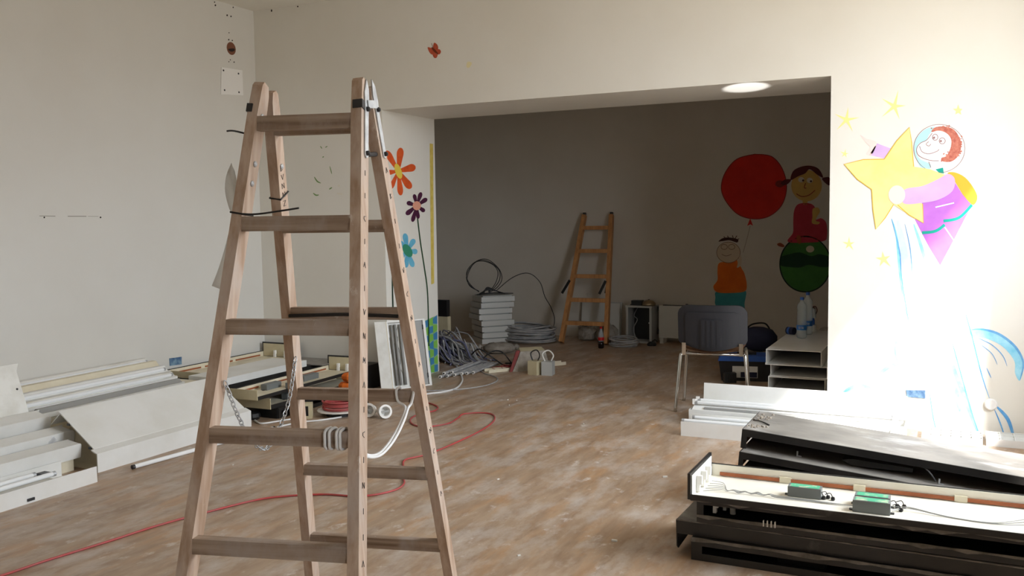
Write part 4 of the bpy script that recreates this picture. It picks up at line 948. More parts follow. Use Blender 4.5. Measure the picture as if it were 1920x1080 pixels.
corner_tray('opened black tray with a beige end, second in the front corner pile', -4.37, 5.05, 0.081, 1.18, 0.31, 0.06, (0.078, 0.075), ((0.3, 0.1, 0.16),), 0, 0)
corner_tray('topmost opened tray of the front corner pile with grey ballasts', -4.40, 4.95, 0.162, 1.26, 0.29, 0.05, (0.072, 0.13), ((0.30, 0.16, 0.17), (0.42, 0.03, 0.15), (0.70, 0.12, 0.19)), 2, 2)
bb = thing('black_box', 'black metal box behind the front corner pile near the opening', 'box', (-4.52, 6.33, 0)); MB().box(-0.16, 0.12, -0.04, 0.14, 0, 0.20).done('case', M_blackp, bb, bevel=0.004); MB().box(-0.165, 0.125, -0.045, 0.145, 0.2, 0.206).done('lid', M_black, bb)
# orange lumps, reel, small stuff beside the pile
og = thing('orange_bundle', 'orange padded bundle on the floor end of the corner pile', 'bundle', (-4.16, 5.68, 0.0))
def lump(b, c, sx, sy, sz, n=10):
    M = Matrix.Translation(c) @ Matrix.Diagonal((sx, sy, sz, 1)); b.lathe([(0.3, -1), (0.8, -0.75), (1.0, -0.2), (1.0, 0.3), (0.75, 0.8), (0.3, 1.0)], n, M); return b
MB().box(-0.08, 0.12, -0.06, 0.10, 0, 0.12).done('crate', M_blackp, og, bevel=0.006)
lump(MB(), (0.02, 0.02, 0.222), 0.085, 0.055, 0.037, 8).done('upper_roll', M_orange, og, bevel=0.004)
o = lump(MB(), (-0.03, 0.02, 0.153), 0.06, 0.05, 0.032, 8).done('lower_roll', M_orange, og, bevel=0.004); o = lump(MB(), (0.075, 0.02, 0.153), 0.05, 0.05, 0.032, 8).done('lower_roll', M_orange, og, bevel=0.004)
rl = thing('cable_reel', 'red cable wound on a white reel plate in front of the corner pile', 'cable reel', (-4.03, 5.40, 0.0))
MB().lathe([(0.16, 0.035), (0.165, 0.04), (0.16, 0.045)], 20).done('flange', M_white, rl)
MB().lathe([(0.10, 0.0), (0.10, 0.034)], 14).done('foot', M_blackp, rl)
b = MB()
for k in range(7):
    r_ = 0.115 + 0.01 * math.sin(k * 2.3); z = 0.051 + 0.0095 * k
    b.tube([(r_ * math.cos(2 * PI * q / 22), r_ * math.sin(2 * PI * q / 22), z) for q in range(22)], 0.006, 6, closed=True)
b.done('wound_cable', M_red, rl, smooth=True)
sk = thing('socket_block', 'grey and cream socket block standing beside the red cable reel', 'socket', (-4.20, 5.22, 0), (0, 0, R(30)))
MB().box(-0.05, 0.05, -0.03, 0.03, 0, 0.11).done('body', M_cream2, sk, bevel=0.004)
for x in (-0.045, -0.005): MB().box(x, x + 0.03, -0.033, -0.03, 0.02, 0.09).done('slot', M_blackp, sk)
for k, (q, rt) in enumerate((((690, 783), 15), ((716, 786), 55))):
    p = at_z(*q); t = thing('downlight', ('white downlight can lying behind the stepladder rail', 'white downlight ring tipped to show its open mouth')[k], 'downlight', (p.x, p.y + 0.03, 0.05), (R(80), 0, R(rt)), 'downlights on the floor')
    MB().lathe([(0.030, -0.045), (0.036, -0.04), (0.036, 0.02), (0.050, 0.026), (0.050, 0.031), (0.036, 0.031), (0.031, 0.022), (0.028, -0.03)], 18).done('ring', M_holder, t, smooth=False)
    MB().box(-0.034, 0.034, -0.006, 0.006, 0.018, 0.024).done('bridge', M_grey, t)
# white floor cables by the corner pile
for k, P in enumerate(([(478, 788), (490, 794), (520, 790), (550, 785), (585, 779)], [(520, 801), (560, 792), (600, 788), (640, 782)])):
    b = MB(); b.tube(cat_rom([at_z(x, y, 0.007) for x, y in P], 6), 0.0065, 8)
    tag(b.done('floor_cable', M_cableW, smooth=True), ('white cable end under the front corner pile', 'white cable running from the corner pile towards the reel')[k], 'cable', 'white cables by the corner pile')
cap = thing('cable_gland', 'black rubber plug lying at the end of the big tilted fixture', 'plug', at_z(487, 782, 0) + Vector((0, -0.07, 0))); MB().lathe([(0.045, 0), (0.055, 0.02), (0.05, 0.045), (0.02, 0.055)], 14).done('plug_body', M_blackp, cap)

# ------------------------------------------------------------------ leaning louvred fixture at the jamb
bl, br = Vector((-4.206, 6.372, 0.0)), Vector((-4.01, 6.685, 0.0))
ux = (br - bl).normalized(); out = Vector((ux.y, -ux.x, 0)); lean = -out * 0.115 + Vector((0, 0, 0.565)); uz = lean.normalized(); un = ux.cross(uz)
lv = thing('louvre_fixture', 'white louvred fixture leaning upright against the painted jamb', 'light fixture', bl)
M = Matrix((ux, -un, uz)).transposed().to_4x4() if False else Matrix((ux, un * -1, uz)).transposed().to_4x4()
M.translation = bl; lv.matrix_basis = M
Wl, Hl, Dl = (br - bl).length, lean.length, 0.075    # local x across, y away from the viewer negative -> front, z up
sgn = 1 if (un * -1).dot(Vector((0, 1, 0))) > 0 else -1
F = lambda d: sgn * d                                # depth measured from the front face backwards
def lb_box(x0, x1, d0, d1, z0, z1): return MB().box(x0, x1, min(F(d0), F(d1)), max(F(d0), F(d1)), z0, z1)
lb_box(0, Wl, 0.070, 0.075, 0, Hl).done('back_plate', M_cream, lv)
lb_box(0.0, 0.006, 0.0, 0.0695, 0, Hl).done('side_wall', M_cream, lv); lb_box(Wl - 0.006, Wl, 0.0, 0.0695, 0, Hl).done('side_wall', M_white, lv)
for z0, z1 in ((0, 0.012), (Hl - 0.012, Hl)): lb_box(0.007, Wl - 0.007, 0.0, 0.0695, z0, z1).done('end_wall', M_white, lv)
MB().hexa([(-0.115, F(-0.03), 0), (-0.001, F(0.0), 0), (-0.001, F(0.004), 0), (-0.115, F(-0.026), 0), (-0.115, F(-0.03), Hl), (-0.001, F(0.0), Hl), (-0.001, F(0.004), Hl), (-0.115, F(-0.026), Hl)]).done('side_flange', M_white2, lv)
lb_box(0.007, 0.018, -0.001, 0.008, 0.013, Hl - 0.013).done('frame_bar', M_white, lv); lb_box(Wl - 0.024, Wl - 0.007, -0.001, 0.008, 0.013, Hl - 0.013).done('frame_bar', M_white, lv)
lb_box(0.019, 0.185, 0.05, 0.055, 0.013, Hl - 0.013).done('reflector', M_white2, lv)
for x in (0.06, 0.095, 0.14):
    MB().tube([(x, F(0.03), 0.03), (x, F(0.03), Hl - 0.03)], 0.011, 10).done('lamp_tube', M_grey, lv, smooth=True)
lb_box(0.19, Wl - 0.026, 0.012, 0.016, 0.013, Hl - 0.013).done('grey_panel', M_grey, lv)
for z in (0.07, Hl - 0.09): lb_box(Wl - 0.030, Wl - 0.024, -0.003, 0.006, z, z + 0.04).done('latch', M_dark, lv)
rn = random.Random(4)
b = MB()
for x in (0.035, 0.075, 0.118):
    P = [(x + rn.uniform(-0.012, 0.012), F(0.046), 0.03 + 0.05 * i) for i in range(11)]; b.tube(cat_rom(P, 4), 0.0016, 5)
b.done('wiring', M_dark, lv)

# ------------------------------------------------------------------ floor cables
red = [(-40, 1088), (0, 1080), (90, 1050), (200, 1016), (300, 984), (400, 957), (500, 934), (600, 927), (660, 930), (700, 928), (742, 918), (758, 905), (752, 893), (715, 893), (690, 893), (716, 884), (760, 862), (800, 852), (850, 832), (900, 808), (925, 790), (925, 778), (905, 774), (870, 776), (858, 784), (840, 794), (800, 800), (775, 796), (770, 785), (790, 775), (815, 770), (820, 762), (800, 755), (780, 755)]
red = red[:12] + [(752, 890), (756, 876)] + red[16:]
b = MB(); b.tube(cat_rom([at_z(x, y, 0.006) for x, y in red], 7), 0.0055, 8)
tag(b.done('red_cable', M_red, smooth=True), 'thin red cable snaking across the floor past the stepladder', 'cable')
b = MB(); b.tube(cat_rom([at_z(x, y, 0.006) for x, y in ((780, 742), (805, 738), (830, 735), (855, 728), (866, 716), (866, 706), (862, 700))], 7), 0.008, 8); MB
tag(b.done('floor_cable', M_cableW, smooth=True), 'white cable curling from the tube bundle past the leaning fixture', 'cable')
b = MB(); b.tube(cat_rom([at_z(x, y, 0.005) for x, y in ((790, 733), (850, 731), (900, 725), (925, 718), (933, 712), (928, 706), (905, 698), (885, 680))], 7), 0.005, 8)
tag(b.done('floor_cable', M_cableG, smooth=True), 'thin grey cable looping out on the floor in the opening', 'cable')
rn = random.Random(12)
for k, (x, y) in enumerate(((952, 750), (969, 751), (955, 760), (1247, 895), (1152, 1015), (934, 899), (973, 1042), (1094, 795), (437, 872))):
    p = at_z(x, y); t = MB(); r_ = 0.012 if k in (3, 4) else 0.007
    t.box(-r_, r_, -r_ * 0.45, r_ * 0.45, 0, r_ * 0.6); o = t.done('plaster_chip', M_paper, bevel=r_ * 0.15)
    o.location = p; o.rotation_euler = (0, 0, rn.uniform(0, 3))
    tag(o, 'tiny pale chip lying on the open floor' if k not in (3, 4) else ('short metal stub on the floor left of the black fixtures' if k == 3 else 'longer metal stub on the floor in the foreground'), 'chip', 'chips on the floor')

# ------------------------------------------------------------------ chair, tray stack, bottles, toolbox
ch = thing('office_chair', 'black plastic-backed chair with chrome legs seen from behind', 'chair', (-1.575, 6.66, 0), (0, 0, R(9)))
# local: back legs at y=-0.2, front legs at y=+0.2, faces +Y
for sx in (-1, 1):
    MB().tube(cat_rom([(sx * 0.262, -0.21, 0.004), (sx * 0.245, -0.19, 0.2), (sx * 0.228, -0.165, 0.40), (sx * 0.222, -0.155, 0.415), (sx * 0.21, -0.13, 0.422)], 5), 0.0125, 10).done('leg', M_chrome, ch, smooth=True)
    MB().tube(cat_rom([(sx * 0.245, 0.21, 0.004), (sx * 0.232, 0.20, 0.2), (sx * 0.22, 0.185, 0.40), (sx * 0.212, 0.17, 0.418), (sx * 0.205, 0.15, 0.422)], 5), 0.0125, 10).done('leg', M_chrome, ch, smooth=True)
    MB().tube([(sx * 0.209, -0.135, 0.421), (sx * 0.206, 0.155, 0.421)], 0.0115, 10).done('side_rail', M_chrome, ch, smooth=True)
    MB().box(sx * 0.20 - 0.014, sx * 0.20 + 0.014, -0.215, -0.207, 0.42, 0.51).done('back_bracket', M_chrome, ch, bevel=0.002)
MB().tube([(-0.212, -0.14, 0.421), (0.212, -0.14, 0.421)], 0.0105, 10).done('cross_bar', M_chrome, ch, smooth=True)
b = MB(); N = 12; gx = [-0.225 + 0.45 * i / N for i in range(N + 1)]; rows = []
for j in range(9):
    y = -0.20 + 0.42 * j / 8
    rows.append([b.bm.verts.new((x * (1 - 0.06 * abs(j - 4) / 4), y, 0.475 - 0.028 * (1 - (x / 0.225) ** 2) * (1 if j < 7 else 0.6) - (0.02 if j == 8 else 0) - (0.012 if j == 0 else 0))) for x in gx])
for j in range(8):
    for i in range(N): b.bm.faces.new((rows[j][i], rows[j][i + 1], rows[j + 1][i + 1], rows[j + 1][i]))
bmesh.ops.solidify(b.bm, geom=b.bm.faces[:], thickness=0.028); b.done('seat', M_seat, ch, smooth=True, bevel=0.0)
# backrest: rounded shell with raised panels on the rear side
def rounded(x0, x1, z0, z1, r, dip=0.0, n=6):
    P = []
    for cx, cz, a0 in ((x1 - r, z1 - r, 0), (x0 + r, z1 - r, 90), (x0 + r * .5, z0 + r * .5, 180), (x1 - r * .5, z0 + r * .5, 270)):
        rr = r if a0 < 180 else r * .5
        for k in range(n + 1): a = R(a0 + 90 * k / n); P.append((cx + rr * math.cos(a), cz + rr * math.sin(a)))
        if a0 == 180 and dip:
            for k in range(1, 12): t = k / 12; P.append((x0 + r * .5 + (x1 - x0 - r) * t, z0 - dip * math.sin(PI * t)))
    return P
def back_panel(P, y0, y1, nm, mt, bev, n=18):
    """curved plate with the outline P: columns across, closed all round"""
    xs0, xs1 = min(p[0] for p in P), max(p[0] for p in P); e = 1e-4; cols = []
    for i in range(n + 1):
        x = xs0 + e + (xs1 - xs0 - 2 * e) * (0.5 - 0.5 * math.cos(PI * i / n)); zs = []
        for a, c in zip(P, P[1:] + P[:1]):
            if (a[0] - x) * (c[0] - x) <= 0 and a[0] != c[0]: zs.append(a[1] + (c[1] - a[1]) * (x - a[0]) / (c[0] - a[0]))
        if zs: cols.append((x, min(zs), max(zs)))
    b = MB(); F_, B_ = [], []
    for x, z0, z1 in cols:
        zz = [z0 + (z1 - z0) * k / 5 for k in range(6)]; bow = 0.05 * (x / 0.245) ** 2
        for L_, t in ((F_, y0), (B_, y1)): L_.append([b.bm.verts.new((x, t + bow - 0.225 - (z - 0.5) * 0.18, z)) for z in zz])
    for i in range(len(cols) - 1):
        for k in range(5):
            b.bm.faces.new((F_[i][k], F_[i + 1][k], F_[i + 1][k + 1], F_[i][k + 1])); b.bm.faces.new((B_[i][k], B_[i][k + 1], B_[i + 1][k + 1], B_[i + 1][k]))
        for k in (0, 5): b.bm.faces.new((F_[i][k], B_[i][k], B_[i + 1][k], F_[i + 1][k]))
    for i in (0, len(cols) - 1):
        for k in range(5): b.bm.faces.new((F_[i][k], F_[i][k + 1], B_[i][k + 1], B_[i][k]))
    return b.done(nm, mt, ch, bevel=bev, segs=2)
back_panel(rounded(-0.243, 0.243, 0.497, 0.785, 0.07, 0.045), 0.0, 0.028, 'backrest', M_chair, 0.005, 26)
back_panel(rounded(-0.19, 0.19, 0.50, 0.735, 0.035, 0.035), -0.007, -0.0005, 'back_shell_panel', M_chair, 0.003, 22)
back_panel(rounded(-0.085, 0.075, 0.475, 0.685, 0.015, 0.0), -0.014, -0.0075, 'back_inset', M_chair, 0.003, 12)
for i in range(4): back_panel([(-0.075 + 0.036 * i, 0.482), (-0.055 + 0.036 * i, 0.482), (-0.055 + 0.036 * i, 0.675), (-0.075 + 0.036 * i, 0.675)], -0.018, -0.0145, 'back_rib', M_chair, 0.0015, 3)
# stack of white open channels in the opening
GT = 'white trays stacked in the opening'
for k, (x0, x1, z0, h, y0) in enumerate(((-1.235, -0.835, 0.0, 0.085, 7.02), (-1.248, -0.835, 0.0865, 0.114, 7.0), (-1.235, -0.823, 0.2015, 0.088, 7.02), (-1.262, -0.862, 0.292, 0.118, 6.98))):
    nm = ('bottom', 'second lowest', 'third from the floor', 'topmost')[k]
    t = thing('white_tray', nm + ' white channel tray of the stack in the opening', 'tray', (x0, y0, z0), (0, 0, R((0.6, -0.5, 0.3, 0.0)[k])), GT)
    W = x1 - x0; L = 1.28; b = MB(); tk = 0.005
    b.box(0, W, 0, L, 0, tk).box(0, tk, 0, L, tk, h - tk).box(W - tk, W, 0, L, tk, h - tk).box(0, W, 0, L, h - tk, h)
    b.done('channel', M_white, t, bevel=0.0015)
    MB().box(tk, W - tk, L - 0.01, L - 0.006, tk, h - tk).done('end_plate', M_cream, t)
    MB().box(-0.004, -0.0005, 0.0, L, 0.0, 0.014).done('side_lip', M_white, t)
ZTOP = 0.412
M_blab = mat('blue_bottle_label', (46, 118, 200), 0.4)
def bottle(lb, q, h, grp, r=0.041, label=True):
    p = at_z(q[0], q[1], ZTOP); t = thing('water_bottle', lb, 'bottle', (p.x, p.y, ZTOP + 0.0005), (0, 0, R(20)), grp)
    f = h / 0.36
    prof = [(r * 0.75, 0.0), (r * 0.97, 0.010), (r, 0.03 * f), (r, 0.068 * f), (r * .97, 0.072 * f), (r * .97, 0.118 * f), (r, 0.122 * f)]
    z = 0.13
    while z < 0.235: prof += [(r * 0.93, z * f), (r * 0.985, (z + 0.008) * f)]; z += 0.018
    prof += [(r * 0.88, 0.245 * f), (r * 1.0, 0.27 * f), (r * 0.9, 0.292 * f), (r * 0.45, 0.318 * f), (r * 0.34, 0.326 * f), (r * 0.34, 0.342 * f)]
    MB().lathe(prof, 18).done('bottle_body', M_pet, t, smooth=True)
    MB().lathe([(0.0155, 0.336 * f), (0.0165, 0.338 * f), (0.0165, 0.357 * f), (0.0145, 0.360 * f)], 14).done('cap', M_blue, t)
    if label:
        o = MB().lathe([(r * 1.01, 0.074 * f), (r * 1.01, 0.117 * f)], 20).done('label_band', M_blab, t)
        a0 = math.atan2(-p.y, -p.x) - R(20); b = MB()
        def sq(pts):
            P = []
            for u, v in pts:
                a = a0 + u; P.append((r * 1.035 * math.cos(a), r * 1.035 * math.sin(a), v * f))
            b.tube(P, 0.0017, 5)
        for i, gl in enumerate(([(0, 0), (0, 1), (.8, 1), (.8, 0), (0, 0)], [(.8, 1), (0, .8), (.8, .3), (0, 0)], [(0, 0), (0, 1), (.8, .8), (0, .5), (.8, .2), (0, 0)])):
            sq([(-0.55 + 0.36 * i + 0.28 * u, 0.087 + 0.018 * v) for u, v in gl])
        b.done('label_lettering', M_holder, o)
    return t
bottle('clear water bottle with a blue label, in front on the tray stack', (1503, 634), 0.335, 'water bottles on the tray stack')
bottle('clear water bottle standing just behind the front one', (1514, 627), 0.355, 'water bottles on the tray stack')
p = at_z(1523, 622, ZTOP); t = thing('plastic_cup', 'small clear container with a blue top behind the bottles', 'container', (p.x, p.y, ZTOP + .0005))
MB().lathe([(0.03, 0), (0.033, 0.004), (0.033, 0.06)], 14).done('cup', M_paper, t); MB().lathe([(0.018, 0.0605), (0.02, 0.065), (0.02, 0.10), (0.012, 0.12)], 12).done('blue_top', M_blue, t); MB().lathe([(0.031, 0.1205), (0.026, 0.19), (0.02, 0.2)], 12).done('clear_sleeve', M_pet, t)
p = at_z(1481, 627, ZTOP); t = thing('tape_roll', 'dark blue roll lying on the tray stack left of the bottles', 'roll', (p.x, p.y, ZTOP + 0.032), (R(90), 0, R(60)))
MB().lathe([(0.018, -0.025), (0.031, -0.025), (0.031, 0.045), (0.018, 0.045)], 16).done('roll', M_navy, t); MB().lathe([(0.0312, -0.01), (0.0312, 0.01)], 16).done('band', M_blue, t)
# toolbox behind the chair
tb = thing('toolbox', 'black toolbox with a blue lid on the floor behind the chair', 'toolbox', (-1.60, 7.95, 0), (0, 0, R(12)))
MB().prism([(-0.21, 0), (0.21, 0), (0.235, 0.17), (-0.235, 0.17)], -0.11, 0.13, fn=lambda p, t: (p[0], t, p[1])).done('body', M_blackp, tb, bevel=0.008)
MB().prism([(-0.24, 0.171), (0.24, 0.171), (0.22, 0.215), (-0.22, 0.215)], -0.12, 0.14, fn=lambda p, t: (p[0], t, p[1])).done('lid', M_blue, tb, bevel=0.008)
MB().box(-0.08, 0.08, -0.02, 0.03, 0.2155, 0.235).done('handle', M_blackp, tb, bevel=0.004)
o = MB().hexa([(-0.12, -0.117, 0.03), (0.09, -0.117, 0.03), (0.09, -0.122, 0.13), (-0.12, -0.122, 0.13), (-0.12, -0.120, 0.03), (0.09, -0.120, 0.03), (0.09, -0.125, 0.13), (-0.12, -0.125, 0.13)]).done('label_sticker', M_paper, tb)
MB().box(-0.05, 0.085, -0.1275, -0.1235, 0.035, 0.08).done('blue_print', M_navy, o)
t = thing('black_tool', 'small black ribbed case on the floor in front of the toolbox', 'case', (*at_z(1368, 717)[:2], 0), (0, 0, R(25)))
MB().box(-0.05, 0.05, -0.035, 0.035, 0, 0.085).done('case', M_blackp, t, bevel=0.006)
for i in range(5): MB().box(-0.042 + 0.018 * i, -0.034 + 0.018 * i, -0.038, -0.0355, 0.01, 0.075).done('rib', M_blackp, t)
t = thing('tool_bag', 'navy tool bag behind the chair seat on a grey case', 'bag', (-1.62, 8.42, 0))
MB().box(-0.24, 0.26, -0.10, 0.22, 0, 0.17).done('case', M_steelbox, t, bevel=0.01)
lump(MB(), (0.02, 0.05, 0.285), 0.17, 0.11, 0.11, 12).done('bag_body', M_navy, t, smooth=True); MB().tube(cat_rom([(-0.1, 0.05, 0.36), (-0.03, 0.03, 0.42), (0.08, 0.04, 0.43), (0.13, 0.05, 0.36)], 6), 0.008, 6).done('bag_strap', M_blackp, t)
t = thing('clutter_bag', 'grey plastic bag of scraps behind the tray stack', 'bag', (-1.12, 8.95, 0))
lump(MB(), (0, 0, 0.14), 0.2, 0.18, 0.14, 12).done('bag_body', M_debris, t, smooth=True); lump(MB(), (0.05, 0.0, 0.30), 0.07, 0.07, 0.06, 9).done('bag_neck', M_debris, t)

# ------------------------------------------------------------------ back room
# light wooden ladder leaning on the back wall
b0 = at_z(1061, 641); lw = thing('wooden_ladder', 'pale wooden single ladder leaning on the back wall', 'ladder', (-3.72, 9.50, 0), (0, 0, R(2)))
hL, ry = 1.44, 0.545
lo, hi = 0.265, 0.165
la = Vector((0, ry, hL)).normalized()
for sx in (-1, 1):
    MB().beam((sx * lo, 0.0, 0.012), (sx * hi, ry - 0.004, hL), 0.045, 0.065, (1, 0, 0)).done('rail', M_wood2, lw, bevel=0.005)
    MB().beam((sx * (hi + 0.0), ry - 0.004, hL + 0.001), (sx * hi, ry + 0.004, hL + 0.03), 0.035, 0.03, (1, 0, 0)).done('rail_tip', M_dark, lw, bevel=0.006)
for k, z in enumerate((0.225, 0.48, 0.745, 1.03, 1.295)):
    f = z / hL; y = ry * f; xh = lo + (hi - lo) * f
    MB().box(-xh, xh, y - 0.028, y + 0.02, z - 0.022, z + 0.022).done('rung', M_wood2, lw, bevel=0.004)
for (x, z, d) in ((-0.235, 0.70, -0.09), (0.195, 0.70, -0.07)):
    y = ry * z / hL - 0.05
    MB().beam((x, y, z), (x + d, y - 0.02, z - 0.15), 0.03, 0.006, (1, 0, 0)).done('strap', M_blackp, lw)
MB().beam((0.18, ry * 0.70 - 0.05, 0.69), (0.155, ry * .7 - 0.06, 0.55), 0.02, 0.005, (1, 0, 0)).done('strap', M_blackp, lw)
# stack of white panels
for k in range(8):
    z = 0.068 * k
    dx, dy, dr = ((0, 0, 0), (0.004, 0.002, -2), (0, 0.004, 1), (-0.006, 0.0, 0), (-0.03, -0.004, 1.5), (-0.034, 0, -1), (-0.01, 0.008, 1), (-0.006, 0.01, -1))[k]
    t = thing('ceiling_panel', ('lowest', 'second from the floor', 'third from the floor', 'fourth from the floor', 'fifth from the floor', 'sixth from the floor', 'second from the top', 'topmost')[k] + ' white panel box of the pile in the back room', 'panel', (-4.79 + dx, 9.10 + dy, z), (0, 0, R(47 + dr)), 'white panel boxes piled in the back room')
    MB().box(0, 0.40, 0.0, 0.34, 0.0, 0.055).done('panel_body', M_rad, t, bevel=0.009)
    MB().box(0.025, 0.375, 0.025, 0.315, 0.0555, 0.0675).done('panel_face', M_steelbox, t)
b = MB(); rn = random.Random(8)
for k in range(3):
    c = Vector((-4.92, 9.38, 0.74)); rr = 0.22 + 0.012 * k
    P = [(c.x + rr * math.cos(a) * 0.9, c.y + 0.03 * math.sin(3 * a + k) + 0.02 * k, c.z + rr * 0.82 * math.sin(a) + 0.01) for a in [R(-70 + 29 * i) for i in range(12)]]
    b.tube(cat_rom(P, 4), 0.0045, 6)
for k in range(4): b.tube(cat_rom([(-4.9 + .02 * k, 9.25, 0.555), (-4.82, 9.3, 0.60 + 0.01 * k), (-4.74, 9.38, 0.585), (-4.7 + .02 * k, 9.40, 0.555)], 5), 0.006, 6)
for k in range(5): b.tube(cat_rom([(-4.86 + rn.uniform(-.1, .1), 9.27 + rn.uniform(-.05, .1), 0.552), (-4.75 + rn.uniform(-.1, .1), 9.40 + rn.uniform(-.05, .05), 0.557), (-4.66 + rn.uniform(-.05, .1), 9.48, 0.553)], 5), 0.005, 6)
tag(b.done('wire_loops', M_cableK, smooth=True), 'dark wire loops springing up from the panel pile', 'wire')
b = MB(); b.tube(cat_rom([(-4.80, 9.5, 0.58), (-4.62, 9.56, 0.73), (-4.45, 9.62, 0.78), (-4.32, 9.66, 0.68), (-4.30, 9.76, 0.5), (-4.26, 9.86, 0.35), (-4.24, 9.9, 0.2), (-4.3, 9.92, 0.01)], 6), 0.0045, 6)
tag(b.done('arched_wire', M_cableK, smooth=True), 'single thin wire arching right of the panel pile', 'wire')
# cable coil
b = MB(); rn = random.Random(21)
for k in range(22):
    z = 0.012 + 0.0078 * k; rr = 0.235 + rn.uniform(-0.06, 0.035) - 0.12 * max(0, z - 0.08); cx, cy = -4.40 + rn.uniform(-.035, .035), 9.52 + rn.uniform(-.02, .02)
    tl = rn.uniform(-0.03, 0.03) * min(1, k / 5); ph = rn.uniform(0, 6)
    b.tube([(cx + 1.2 * rr * math.cos(2 * PI * q / 28), cy + rr * math.sin(2 * PI * q / 28), max(0.0115, z + tl * math.sin(2 * PI * q / 28 + ph))) for q in range(28)], 0.0105, 6, closed=True)
tag(b.done('cable_coil', M_cableG, smooth=True), 'thick coil of grey cable on the floor left of the pale ladder', 'cable coil')
b = MB()
for k in range(7):
    rr = 0.13 + 0.01 * (k % 3); z = 0.01 + 0.012 * k
    b.tube([(-3.25 + 1.1 * rr * math.cos(2 * PI * q / 22), 9.52 + rr * math.sin(2 * PI * q / 22), z + max(-z + .01, 0.014 * math.sin(2 * PI * q / 22 + k))) for q in range(22)], 0.008, 6, closed=True)
tag(b.done('cable_coil', M_cableG, smooth=True), 'small flat grey coil on the floor right of the pale ladder', 'cable coil')
# heap of loose cables beside the jamb
heap = thing('cable_heap', 'tangled heap of grey and bluish cables beside the jamb', 'cable heap', (-4.3, 8.0, 0))
heap['kind'] = 'stuff'
for nm, mt, n, sd in (('grey_cables', M_cableG, 64, 5), ('bluish_cables', M_cableB, 30, 6)):
    b = MB(); rn = random.Random(sd)
    for k in range(n):
        c = Vector((-4.62 + rn.uniform(-0.2, 0.2), 8.0 + rn.uniform(-0.16, 0.16), 0)); a = rn.uniform(-0.3, 0.25) - 0.40; L = rn.uniform(0.26, 0.46); hz = rn.uniform(0.03, 0.27); P = []
        for i in range(6):
            u = i / 5 - 0.5; env = max(0.0, 1 - (2 * u + 0.35) ** 2)
            P.append((c.x + 2 * u * L * math.cos(a) + rn.uniform(-.03, .03), c.y + 2 * u * L * math.sin(a) + rn.uniform(-.035, .035), 0.012 + hz * env * (0.85 + 0.3 * rn.random())))
        if k % 9 == 0: P.insert(4, (P[3][0] + 0.05, P[3][1] - 0.03, P[3][2] + 0.07))
        b.tube(cat_rom(P, 5), rn.uniform(0.005, 0.010), 6)
    b.done(nm, mt, heap, world=True, smooth=True)['kind'] = 'stuff'
b = MB(); b.tube(cat_rom([(-4.15, 7.66, 0.12), (-4.05, 7.64, 0.18), (-3.92, 7.66, 0.10), (-3.86, 7.78, 0.015), (-3.8, 7.84, 0.012), (-3.84, 7.92, 0.012), (-3.92, 7.92, 0.012)], 7), 0.007, 6); b.tube(cat_rom([(-4.0, 7.62, 0.10), (-3.93, 7.66, 0.16), (-3.88, 7.78, 0.14), (-3.80, 7.82, 0.03), (-3.84, 7.92, 0.012)], 7), 0.006, 6)
lab(b.done('black_wire', M_cableK, heap, world=True, smooth=True), 'looped black wire on the flank of the heap')
# bundle of used lamp tubes with their ends to the viewer
rn = random.Random(31)
td = R(94)
for k in range(8):
    r_ = 0.0145; kk = k if k < 6 else k - 5.5; al = rn.uniform(-0.02, 0.02)
    x = -4.105 + 0.033 * kk; y = 7.0 + 0.062 * kk + al
    t = thing('fluorescent_tube', 'used lamp tube in the bundle beside the jamb', 'lamp tube', (x, y, 0.0155 if k < 6 else 0.042), (0, 0, td), 'used lamp tubes bundled beside the jamb')
    M = Matrix.Rotation(PI / 2, 4, 'Y')
    MB().lathe([(r_ * .9, 0.008), (r_ * .95, 0.016), (r_ * .95, 0.62), (r_ * .8, 0.63)], 12, M).done('glass', M_cableG, t, smooth=True)
    MB().lathe([(r_, 0.0), (r_, 0.014)], 12, M).done('end_cap', M_holder, t); MB().lathe([(r_ * .5, -0.003), (r_ * .5, -0.0005)], 8, M).done('pin_plate', M_dark, t)
# debris strips and ballasts
t = thing('gear_tray', 'opened cream gear tray with loose wires in front of the panel pile', 'tray', (-3.83, 7.40, 0.0), (0, 0, R(56)))
MB().box(0, 0.85, 0, 0.09, 0, 0.006).box(0, 0.85, 0, 0.005, 0.006, 0.03).box(0, 0.85, 0.085, 0.09, 0.006, 0.03).done('channel', M_cream, t)
MB().box(0.35, 0.50, 0.02, 0.075, 0.0065, 0.06).done('choke', M_blackp, t, bevel=0.004)
b = MB(); rn = random.Random(14)
for k in range(12): b.tube(cat_rom([(rn.uniform(0.02, 0.8), rn.uniform(0.015, 0.07), 0.012), (rn.uniform(0.02, 0.8), rn.uniform(0, 0.09), 0.05), (rn.uniform(0.02, 0.8), rn.uniform(0.015, 0.07), 0.012)], 5), 0.0025, 5)
b.done('loose_wires', M_darkred, t)
t = thing('folded_board', 'cream and dark red folded board tipped on the floor in the opening', 'board', (-3.66, 7.55, 0.0), (0, 0, R(38)))
MB().hexa([(0, 0, 0), (0.36, 0, 0), (0.36, 0.02, 0), (0, 0.02, 0), (0.10, 0.10, 0.17), (0.34, 0.10, 0.17), (0.34, 0.12, 0.17), (0.10, 0.12, 0.17)]).done('face_board', M_debris, t, bevel=0.002)
MB().hexa([(-0.03, 0.0, 0), (-0.003, 0.0, 0), (-0.003, 0.02, 0), (-0.03, 0.02, 0), (0.06, 0.10, 0.18), (0.097, 0.10, 0.18), (0.097, 0.12, 0.18), (0.06, 0.12, 0.18)]).done('red_edge', M_darkred, t)
